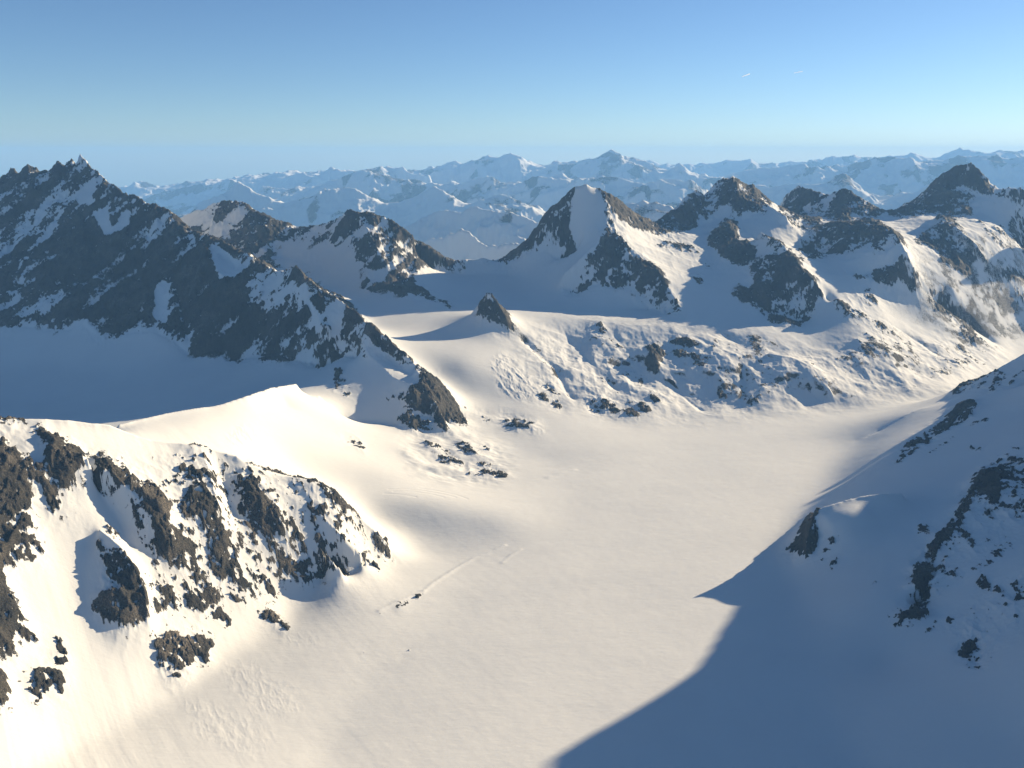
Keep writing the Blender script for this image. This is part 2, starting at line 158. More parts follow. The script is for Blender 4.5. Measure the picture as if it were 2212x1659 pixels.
('Rc',1,[(1209,2690,24.6),(1267,2720,39.6),(1314,2740,58.2),(1361,2760,77.1),(1406,2775,91.0),(1453,2790,101.7),(1502,2810,107.5),(1552,2830,115.3),(1591,2845,131.5),(1629,2860,149.6),(1679,2870,181.2),(1730,2880,212.8),(1781,2890,239.3),(1835,2900,267.6),(1915,2910,307.9),(2012,2900,377.3)]),
('Rc_back',0,[(1826,3120,111.2),(1935,3140,169.3),(2079,3160,237.9)]),
('Rc_back2',0,[(2102,3410,-15.0),(2257,3430,-15.0)]),
('Rcont',0,[(1176,2679,0),(1096,2575,0),(989,2390,0),(876,2211,0),(793,2085,0),(701,1918,0),(666,1773,0),(639,1646,0),(598,1466,0),(570,1291,0),(563,1148,0),(600,900,0),(560,700,5)]),
('bench',1,[(697,1800,58),(725,1852,88),(741,1874,118),(782,1882,128),(813,1893,133),(846,1902,138),(880,1907,142),(912,1908,145),(975,1926,140)]),
('benchb',0,[(818,2135,5),(859,2160,22),(893,2146,42),(948,2130,68),(1001,2083,98)]),
('benchf',0,[(745,1870,115),(749,1842,118),(761,1811,121),(780,1792,125),(810,1800,131),(856,1835,138)]),
('benchg',0,[(736,1833,60),(761,1796,60),(805,1772,72),(857,1774,95)]),
('r1',0,[(1127,2250,98.5),(1258,2330,112.2),(1363,2330,141.2),(1538,2380,197.3),(1655,2380,226.3)]),
('r1b',0,[(1084,2300,79.6),(1255,2500,97.7),(1418,2570,129.3),(1578,2600,175.2),(1667,2600,206.7)]),
('Rlit',1,[(1543,2700,148.7),(1591,2705,168.5),(1654,2710,188.3),(1727,2700,205.7),(1859,2700,234.8)]),
('r2',0,[(815,1800,82.2),(932,1820,96.7),(1070,1880,117.9),(1294,1960,158.4)]),
('r3',0,[(691,1600,26.4),(770,1560,60.3),(931,1600,92.5),(1096,1620,136.6),(1197,1650,165.5)]),
('Rrib',1,[(1240,1960,189.6),(1162,1880,178.7),(1068,1800,153.3),(1003,1730,127.5),(941,1660,94.1),(882,1590,54.2),(835,1545,25.8)]),
('r4',0,[(710,1400,-7.9),(789,1390,29.3),(862,1370,62.3),(942,1350,94.6),(1012,1350,123.4)]),
('r5',0,[(673,1150,33.8),(804,1110,65.7),(720,700,80),(760,450,120)]),
('Rcrest',1,[(1300,600,430),(1500,1150,520),(1690,1700,590),(1854,2261,674.3),(1842,2274,639.8),(1818,2272,591.6),(1786,2261,536.7),(1831,2332,543.4),(1887,2419,547.1),(1946,2543,540.0),(1963,2617,528.6),(1994,2731,514.3),(1918,2721,454.3),(1978,2866,433.9),(1986,2887,440.8),(1978,2931,408.1)]),
('Rcrest_j',1,[(1978,2931,408.1),(2012,2900,377.3)]),
('Rcrest_back',0,[(1780,660,100),(1980,1210,190),(2170,1760,260),(2334,2321,344.3),(2322,2334,309.8),(2298,2332,261.6),(2266,2321,206.7),(2311,2392,213.4),(2367,2479,217.1),(2426,2603,210.0),(2443,2677,198.6),(2474,2791,184.3),(2398,2781,124.3),(2458,2926,103.9),(2466,2947,110.8),(2458,2991,78.1)]),
('Rmid',0,[(950,1150,180),(1250,1500,270),(1500,1950,290),(1650,2250,290)]),
('far_edge',0,[(-6022,6688,-1100),(-5785,6894,-1100),(-5541,7092,-1100),(-5290,7281,-1100),(-5033,7461,-1100),(-4769,7632,-1100),(-4500,7794,-1100),(-4225,7947,-1100),(-3945,8089,-1100),(-3661,8222,-1100),(-3371,8345,-1100),(-3078,8457,-1100),(-2781,8560,-1100),(-2481,8651,-1100),(-2177,8733,-1100),(-1871,8803,-1100),(-1563,8863,-1100),(-1253,8912,-1100),(-941,8951,-1100),(-628,8978,-1100),(-314,8995,-1100),(0,9000,-1100),(314,8995,-1100),(628,8978,-1100),(941,8951,-1100),(1253,8912,-1100),(1563,8863,-1100),(1871,8803,-1100),(2177,8733,-1100),(2481,8651,-1100),(2781,8560,-1100),(3078,8457,-1100),(3371,8345,-1100),(3661,8222,-1100),(3945,8089,-1100),(4225,7947,-1100),(4500,7794,-1100),(4769,7632,-1100),(5033,7461,-1100),(5290,7281,-1100),(5541,7092,-1100),(5785,6894,-1100),(6022,6688,-1100),(6252,6474,-1100),(6474,6252,-1100),(6688,6022,-1100),(6894,5785,-1100),(7092,5541,-1100),(7281,5290,-1100),(7461,5033,-1100),(7632,4769,-1100),(7794,4500,-1100)]),
('drop1',0,[(-3948,4385,-420),(-3792,4520,-420),(-3632,4649,-420),(-3468,4773,-420),(-3299,4891,-420),(-3127,5003,-420),(-2950,5110,-420),(-2770,5209,-420),(-2586,5303,-420),(-2400,5390,-420),(-2210,5470,-420),(-2018,5544,-420),(-1823,5611,-420),(-1626,5671,-420),(-1427,5725,-420),(-1227,5771,-420),(-1025,5810,-420),(-821,5843,-420),(-617,5868,-420),(-412,5886,-420),(-206,5896,-420),(0,5900,-420),(206,5896,-420),(412,5886,-420)]),
('drop2',0,[(934,5721,272.1),(1302,5953,244.7),(1973,6087,228.8)])]
FAR_LINES = [
('skyL',1,[(-23797,33500,-478.6),(-20559,32509,-92.2),(-17987,31659,-232.3),(-16085,31022,-44.6),(-14707,30527,-319.4),(-14094,30314,-182.1),(-13826,30215,-242.4),(-13634,30151,-112.2),(-13386,30066,1.9),(-13260,30024,82.4),(-13099,29960,-26.3),(-12934,29896,-103.2),(-12606,29776,-83.3),(-12382,29691,-127.4),(-12040,29564,-122.8),(-11562,29387,-54.2),(-11365,29316,41.1),(-11133,29231,136.1),(-10862,29125,77.7),(-10669,29047,-11.9),(-10495,28983,81.9),(-10357,28934,190.1),(-10199,28870,131.0),(-9904,28757,194.7),(-9698,28672,91.3),(-9426,28565,139.6),(-9065,28424,218.4),(-8582,28233,327.2),(-8333,28127,196.5),(-8017,27999,258.8),(-7814,27914,231.5),(-7604,27829,306.9),(-7351,27723,294.7),(-7178,27652,360.3),(-6759,27475,387.1),(-6688,27447,459.6),(-6594,27404,374.2),(-6399,27319,338.7),(-6186,27227,340.8),(-6017,27157,450.6),(-5834,27079,522.9),(-5698,27022,650.8),(-5575,26965,552.9),(-5462,26916,567.7),(-5339,26859,498.3),(-4865,26647,501.8),(-4628,26541,545.3),(-4394,26435,581.4),(-4132,26314,603.7),(-3794,26158,667.2),(-3601,26066,607.0),(-3299,25925,663.0),(-3155,25854,555.7),(-3010,25783,462.3),(-2688,25627,425.0),(-2426,25500,454.3)]),
('skyL_foot',0,[(-20704,29145,-1055.4),(-13994,26989,-1003.3),(-12029,26287,-1027.1),(-11536,26121,-988.1),(-10967,25905,-1008.0),(-10059,25566,-1004.5),(-9450,25339,-988.7),(-9010,25172,-975.2),(-8437,24944,-987.0),(-7467,24562,-958.7),(-6798,24285,-970.2),(-6245,24057,-954.8),(-5737,23842,-953.1),(-5234,23626,-943.9),(-4850,23460,-931.7),(-4232,23183,-937.8),(-3595,22893,-925.6),(-2871,22555,-918.4),(-2339,22296,-947.0),(-2110,22185,-943.5)]),
('skyL_mid',0,[(-22370,31490,-714.3),(-16908,29760,-478.9),(-13825,28695,-748.0),(-12997,28402,-594.0),(-12583,28262,-362.9),(-12313,28163,-602.5),(-11849,27990,-512.3),(-11317,27790,-426.4),(-10683,27557,-569.9),(-10210,27377,-429.6),(-9865,27244,-325.3),(-9587,27138,-525.9),(-9116,26951,-420.6),(-8521,26718,-258.2),(-7833,26439,-494.1),(-7345,26239,-348.3),(-6910,26060,-221.3),(-6354,25827,-399.7),(-6199,25760,-274.8),(-5815,25594,-199.6),(-5484,25454,-332.7),(-5241,25348,-183.3),(-5018,25248,-122.1),(-4351,24948,-322.4),(-3884,24735,-155.7),(-3385,24502,-69.1),(-2965,24303,-318.0),(-2527,24090,-242.9)]),
('skyM',1,[(-3329,28500,336.2),(-2972,28336,369.5),(-2776,28246,489.7),(-2538,28134,462.1),(-2457,28097,558.3),(-2267,28007,596.1),(-1983,27873,685.0),(-1721,27746,613.9),(-1567,27672,614.8),(-1443,27612,730.7),(-1259,27522,831.6),(-1169,27478,746.1),(-928,27358,761.2),(-704,27246,889.4),(-379,27082,903.9),(-232,27007,1030.0),(-14,26896,1071.4),(130,26821,987.8),(345,26709,946.1),(459,26649,780.0),(701,26522,697.9),(842,26448,650.3),(953,26388,678.5),(1066,26328,582.9),(1258,26224,687.0),(1408,26142,776.4),(1518,26082,702.1),(1653,26007,757.0),(1830,25910,690.2),(2054,25784,852.5),(2448,25560,879.9),(2601,25470,972.7),(2823,25340,1084.1),(2904,25291,1149.2),(3046,25209,1050.8),(3161,25142,1024.5),(3241,25097,868.2),(3395,25007,777.4),(3644,24858,743.5),(3931,24687,586.5),(4088,24593,459.1),(4239,24500,448.1),(4414,24388,514.3),(4583,24276,668.6),(4693,24201,795.6),(4814,24127,682.9),(4998,24015,470.6),(5172,23903,410.1),(5439,23724,451.5),(5773,23500,394.6)]),
('skyM_foot',0,[(-2897,24795,-957.7),(-2208,24477,-942.6),(-1725,24250,-915.8),(-1256,24022,-910.3),(-808,23802,-906.7),(-202,23496,-874.4),(300,23237,-884.5),(732,23010,-920.0),(1095,22815,-915.6),(1438,22626,-907.2),(2130,22237,-892.4),(2526,22003,-860.1),(2820,21834,-893.8),(3420,21477,-927.6),(3840,21218,-936.3),(4188,20990,-916.1),(4732,20640,-943.8),(5023,20445,-950.7)]),
('skyM_mid',0,[(-3130,26790,-306.9),(-2610,26551,-117.9),(-2309,26411,-309.2),(-1864,26201,-130.3),(-1473,26011,-56.5),(-1184,25871,-173.5),(-873,25717,-90.0),(-356,25457,86.9),(-14,25282,-54.7),(324,25106,4.6),(659,24931,-17.3),(896,24805,-252.1),(1183,24650,-122.7),(1427,24517,-16.4),(1720,24356,-247.2),(2301,24026,-24.1),(2654,23819,173.3),(2863,23696,-67.9),(3047,23591,-27.8),(3425,23367,1.8),(3843,23118,-364.6),(4149,22925,-202.6),(4411,22749,26.5),(4698,22574,-359.7),(5113,22300,-231.8)]),
('skyR',1,[(4477,35500,631.0),(5182,35357,656.3),(5419,35308,743.1),(5645,35260,825.8),(5926,35204,707.0),(6206,35147,597.6),(6615,35062,616.7),(7066,34968,659.5),(7464,34885,636.6),(7692,34836,736.8),(7911,34791,673.7),(8176,34734,710.3),(8701,34621,828.1),(9058,34545,774.5),(9553,34440,730.2),(10219,34296,686.5),(10392,34258,686.8),(10517,34232,642.4),(10821,34164,714.2),(11069,34108,821.0),(11332,34051,750.4),(11533,34006,794.9),(11713,33968,689.0),(11919,33919,844.7),(12120,33874,857.1),(12513,33787,804.7),(12920,33692,910.1),(13248,33617,953.8),(13338,33594,1040.8),(13530,33553,953.8),(13787,33496,866.9),(14238,33391,933.0),(14640,33296,984.8),(14727,33277,933.0),(14883,33240,984.8),(15204,33164,996.7),(15365,33123,1116.7),(15605,33070,996.6),(15717,33043,996.5),(15937,32994,898.9),(16328,32900,945.2),(16621,32825,1103.3),(16920,32749,1207.9),(17018,32723,1283.7),(17111,32704,1182.2),(17309,32655,1207.1),(17562,32598,1068.5),(17946,32504,1079.9),(18097,32466,1096.6),(18312,32409,1185.1),(18696,32315,1162.7),(19116,32209,1178.7),(20439,31877,1093.9),(21904,31500,1010.7)]),
('skyR_foot',0,[(3895,30885,-922.3),(4912,30677,-898.9),(5755,30504,-924.0),(6692,30307,-909.6),(7570,30120,-898.6),(8890,29838,-915.6),(9414,29723,-912.3),(10034,29585,-902.6),(10545,29470,-895.1),(11526,29247,-883.5),(11994,29142,-894.0),(12813,28951,-886.0),(13368,28817,-864.0),(13865,28705,-890.1),(14720,28492,-853.1),(15059,28410,-853.1),(15744,28245,-866.4),(16631,28022,-856.6),(19056,27405,-876.7)]),
('skyR_mid',0,[(4209,33370,-159.5),(5094,33189,8.8),(5570,33092,-234.8),(6218,32959,-164.5),(7017,32792,-45.6),(7436,32703,-252.5),(8179,32544,-56.6),(8980,32373,0.1),(9768,32203,-247.0),(10172,32114,-111.3),(10652,32008,9.0),(11010,31930,-246.9),(11393,31841,-37.7),(12145,31671,87.6),(12538,31579,-71.9),(12959,31486,-30.7),(13761,31298,123.7),(13990,31245,-100.9),(14444,31135,96.4),(14774,31061,128.3),(15348,30926,-121.6),(15905,30784,144.2),(16084,30742,219.8),(16508,30642,-60.8),(17011,30518,90.7),(17574,30376,208.8),(19212,29965,-48.9)]),
('r2a',1,[(6265,25500,347.3),(6635,25375,509.9),(7005,25250,591.4),(7371,25125,671.8),(7560,25062,620.2),(7979,24917,700.1),(8275,24812,765.8),(8457,24750,727.6),(8641,24692,547.6),(8774,24642,638.6),(8979,24567,716.5),(9167,24504,589.1),(9412,24421,475.3),(9763,24292,528.7),(10090,24167,657.2),(10521,24000,809.3),(10784,23896,909.3),(10953,23833,872.3),(11285,23708,823.4),(11621,23583,713.5),(11946,23458,665.8),(12305,23312,716.2),(12507,23225,813.9),(12702,23142,874.5),(12944,23046,814.9),(13303,22900,756.2),(13574,22783,792.8),(15331,22000,821.1)]),
('r2a_foot',0,[(5450,22185,-956.3),(6413,21859,-917.4),(7199,21587,-906.1),(7634,21438,-921.4),(8188,21246,-941.0),(9153,20880,-900.9),(9818,20626,-899.2),(10705,20282,-912.1),(11262,20050,-900.2),(13338,19140,-899.5),(13338,19140,-899.5)]),
('r2a_mid',0,[(5889,23970,-301.4),(6585,23735,-67.1),(7106,23559,-278.2),(7778,23324,-89.9),(8123,23210,-90.1),(8440,23093,-231.1),(8847,22956,-233.0),(9485,22717,-36.4),(10137,22462,-135.7),(10608,22286,-56.8),(11229,22051,-33.3),(11757,21832,-184.4),(12168,21663,-58.8),(12759,21416,28.9)]),
('r3a',1,[(4559,18500,308.0),(5096,18286,383.1),(5628,18071,351.5),(6136,17857,424.6),(6641,17643,384.4),(6793,17571,497.7),(6921,17518,434.6),(7052,17464,344.0),(7270,17375,190.6),(7484,17286,56.5),(7936,17071,176.6),(8598,16750,253.5),(9229,16429,319.1),(9761,16143,389.8),(10878,15500,453.1)]),
('r3a_foot',0,[(3966,16095,-961.0),(5338,15536,-947.0),(6022,15241,-945.9),(6511,15039,-991.2),(8029,14293,-959.7),(9464,13485,-943.6)]),
('r3a_mid',0,[(4285,17390,-321.0),(5290,16987,-187.0),(6242,16584,-396.1),(6506,16467,-255.5),(6834,16332,-268.6),(7460,16047,-501.0),(8675,15443,-311.1),(10226,14570,-138.5)]),
('m2',1,[(-6813,23000,188.3),(-6255,22766,123.9),(-5703,22532,108.5),(-4883,22181,262.3),(-4349,21947,385.1),(-3984,21783,446.6),(-3785,21695,577.2),(-3593,21607,631.8),(-3467,21549,621.4),(-3229,21435,470.4),(-3051,21350,416.2),(-2683,21174,405.0),(-2504,21087,285.1),(-2291,20981,144.2),(-1754,20718,231.1),(-1174,20426,316.7),(-500,20074,412.2),(-65,19840,313.9),(776,19372,481.9),(1381,19021,420.4),(1958,18670,567.5),(2242,18495,503.1),(2704,18202,385.6),(3235,17851,358.8),(3745,17500,296.5)]),
('m2_foot',0,[(-5927,20010,-975.4),(-4248,19297,-966.5),(-3293,18875,-928.7),(-2809,18648,-941.6),(-2179,18345,-963.8),(-1021,17770,-960.0),(675,16854,-940.2),(1951,16090,-937.6),(3258,15225,-962.4),(3258,15225,-962.4)]),
('m2_mid',0,[(-6404,21620,-380.8),(-5361,21180,-308.5),(-4088,20630,-395.7),(-3558,20394,-184.2),(-3259,20256,-53.2),(-2868,20069,-381.3),(-2354,19821,-328.1),(-1649,19475,-249.5),(-470,18870,-384.3),(729,18210,-227.5),(1841,17550,-82.5),(2542,17110,-398.6),(3520,16450,-318.0)]),
('m3',1,[(-8379,18000,-590.8),(-7574,17763,-474.2),(-6779,17526,-265.9),(-6211,17356,25.1),(-5876,17255,205.0),(-5660,17188,317.2),(-5491,17138,481.8),(-5349,17089,393.1),(-5101,17004,279.0),(-4851,16920,219.5),(-4607,16835,88.8),(-4242,16713,148.4),(-3743,16544,244.5),(-3351,16408,337.2),(-3017,16290,350.3),(-2693,16171,217.4),(-2419,16069,93.6),(-2077,15944,134.3),(-1739,15819,241.8),(-1530,15741,370.5),(-1399,15691,446.9),(-1270,15641,357.6),(-1119,15582,277.2),(-973,15524,197.2),(-759,15439,77.7),(-467,15324,215.0),(-215,15223,300.8),(-66,15162,271.2),(197,15053,147.8),(522,14918,-12.7),(1003,14715,-229.8),(1545,14477,-289.3),(2287,14139,-260.3),(2994,13800,-268.8)]),
('m3_foot',0,[(-7290,15660,-1068.9),(-5404,15100,-995.0),(-4777,14910,-940.2),(-4220,14720,-971.7),(-3257,14393,-968.7),(-2343,14069,-971.9),(-1513,13762,-969.0),(-1105,13608,-955.1),(-660,13432,-988.7),(-57,13191,-965.5),(872,12802,-1025.6),(2605,12006,-1030.3),(2605,12006,-1030.3)]),
('m3_mid',0,[(-7876,16920,-770.4),(-6372,16474,-495.7),(-5524,16220,-485.8),(-5162,16110,-231.9),(-4795,15984,-224.4),(-4331,15825,-545.0),(-3519,15551,-348.4),(-2836,15312,-189.9),(-2274,15105,-543.6),(-1635,14870,-347.5),(-1315,14750,-142.8),(-1052,14647,-452.8),(-713,14513,-427.4),(-202,14309,-217.0),(185,14150,-518.4),(942,13832,-579.0),(2150,13290,-498.8)]),
('m4',1,[(-3485,11500,-412.5),(-2922,11304,-358.1),(-2511,11157,-310.3),(-2109,11011,-233.1),(-1715,10864,-98.3),(-1458,10766,-0.8),(-1244,10683,105.1),(-1101,10626,178.4),(-978,10578,267.4),(-899,10546,297.7),(-804,10507,317.0),(-698,10463,297.3),(-628,10433,265.5),(-511,10384,341.1),(-424,10348,326.6),(-367,10323,300.4),(-230,10264,304.1),(-89,10203,318.9),(11,10159,338.0),(133,10105,287.0),(270,10044,193.6),(514,9934,72.6),(932,9738,116.4),(1181,9616,257.0),(1315,9547,364.6),(1397,9506,397.7),(1451,9479,358.6),(1526,9442,300.0),(1665,9371,274.6),(1983,9200,361.2)]),
('m4_foot',0,[(-3032,10005,-1047.5),(-1834,9579,-1026.0),(-1082,9294,-985.4),(-783,9175,-962.3),(-546,9077,-966.1),(-319,8981,-961.9),(10,8838,-957.4),(447,8643,-989.3),(1144,8306,-954.2),(1327,8215,-962.0),(1725,8004,-954.7)]),
('m4_mid',0,[(-3276,10810,-681.2),(-2360,10488,-517.9),(-1612,10212,-637.5),(-1169,10042,-420.3),(-919,9943,-230.2),(-756,9876,-430.8),(-590,9807,-337.9),(-399,9727,-201.7),(-216,9648,-438.3),(10,9550,-299.5),(254,9442,-269.4),(876,9154,-533.2),(1236,8975,-284.0),(1364,8910,-188.1),(1565,8809,-455.0)]),
('m5',1,[(-1063,8500,36.6),(-889,8433,113.2),(-763,8383,150.3),(-618,8325,237.4),(-477,8267,300.6),(-408,8238,244.8),(-339,8210,184.7),(-239,8167,121.7),(-139,8125,148.2),(18,8058,194.5),(150,8000,178.0)]),
('m5_foot',0,[(-925,7395,-993.6),(-538,7243,-969.5),(-295,7142,-975.8),(15,7010,-974.7),(131,6960,-976.6)]),
('floor37800',0,[(-24297,28956,-700),(-23272,29787,-700),(-22218,30581,-700),(-21137,31338,-700),(-20031,32056,-700),(-18900,32736,-700),(-17746,33375,-700),(-16570,33974,-700),(-15375,34532,-700),(-14160,35048,-700),(-12928,35520,-700),(-11681,35950,-700),(-10419,36336,-700),(-9145,36677,-700),(-7859,36974,-700),(-6564,37226,-700),(-5261,37432,-700),(-3951,37593,-700),(-2637,37708,-700),(-1319,37777,-700),(0,37800,-700),(1319,37777,-700),(2637,37708,-700),(3951,37593,-700),(5261,37432,-700),(6564,37226,-700),(7859,36974,-700),(9145,36677,-700),(10419,36336,-700),(11681,35950,-700),(12928,35520,-700),(14160,35048,-700),(15375,34532,-700),(16570,33974,-700),(17746,33375,-700),(18900,32736,-700),(20031,32056,-700),(21137,31338,-700),(22218,30581,-700),(23272,29787,-700),(24297,28956,-700)]),
('floor7600',0,[(-4885,5822,-700),(-4679,5989,-700),(-4467,6149,-700),(-4250,6301,-700),(-4027,6445,-700),(-3800,6582,-700),(-3568,6710,-700),(-3332,6831,-700),(-3091,6943,-700),(-2847,7047,-700),(-2599,7142,-700),(-2349,7228,-700),(-2095,7306,-700),(-1839,7374,-700),(-1580,7434,-700),(-1320,7485,-700),(-1058,7526,-700),(-794,7558,-700),(-530,7581,-700),(-265,7595,-700),(0,7600,-700),(265,7595,-700),(530,7581,-700),(794,7558,-700),(1058,7526,-700),(1320,7485,-700),(1580,7434,-700),(1839,7374,-700),(2095,7306,-700),(2349,7228,-700),(2599,7142,-700),(2847,7047,-700),(3091,6943,-700),(3332,6831,-700),(3568,6710,-700),(3800,6582,-700),(4027,6445,-700),(4250,6301,-700),(4467,6149,-700),(4679,5989,-700),(4885,5822,-700)])]
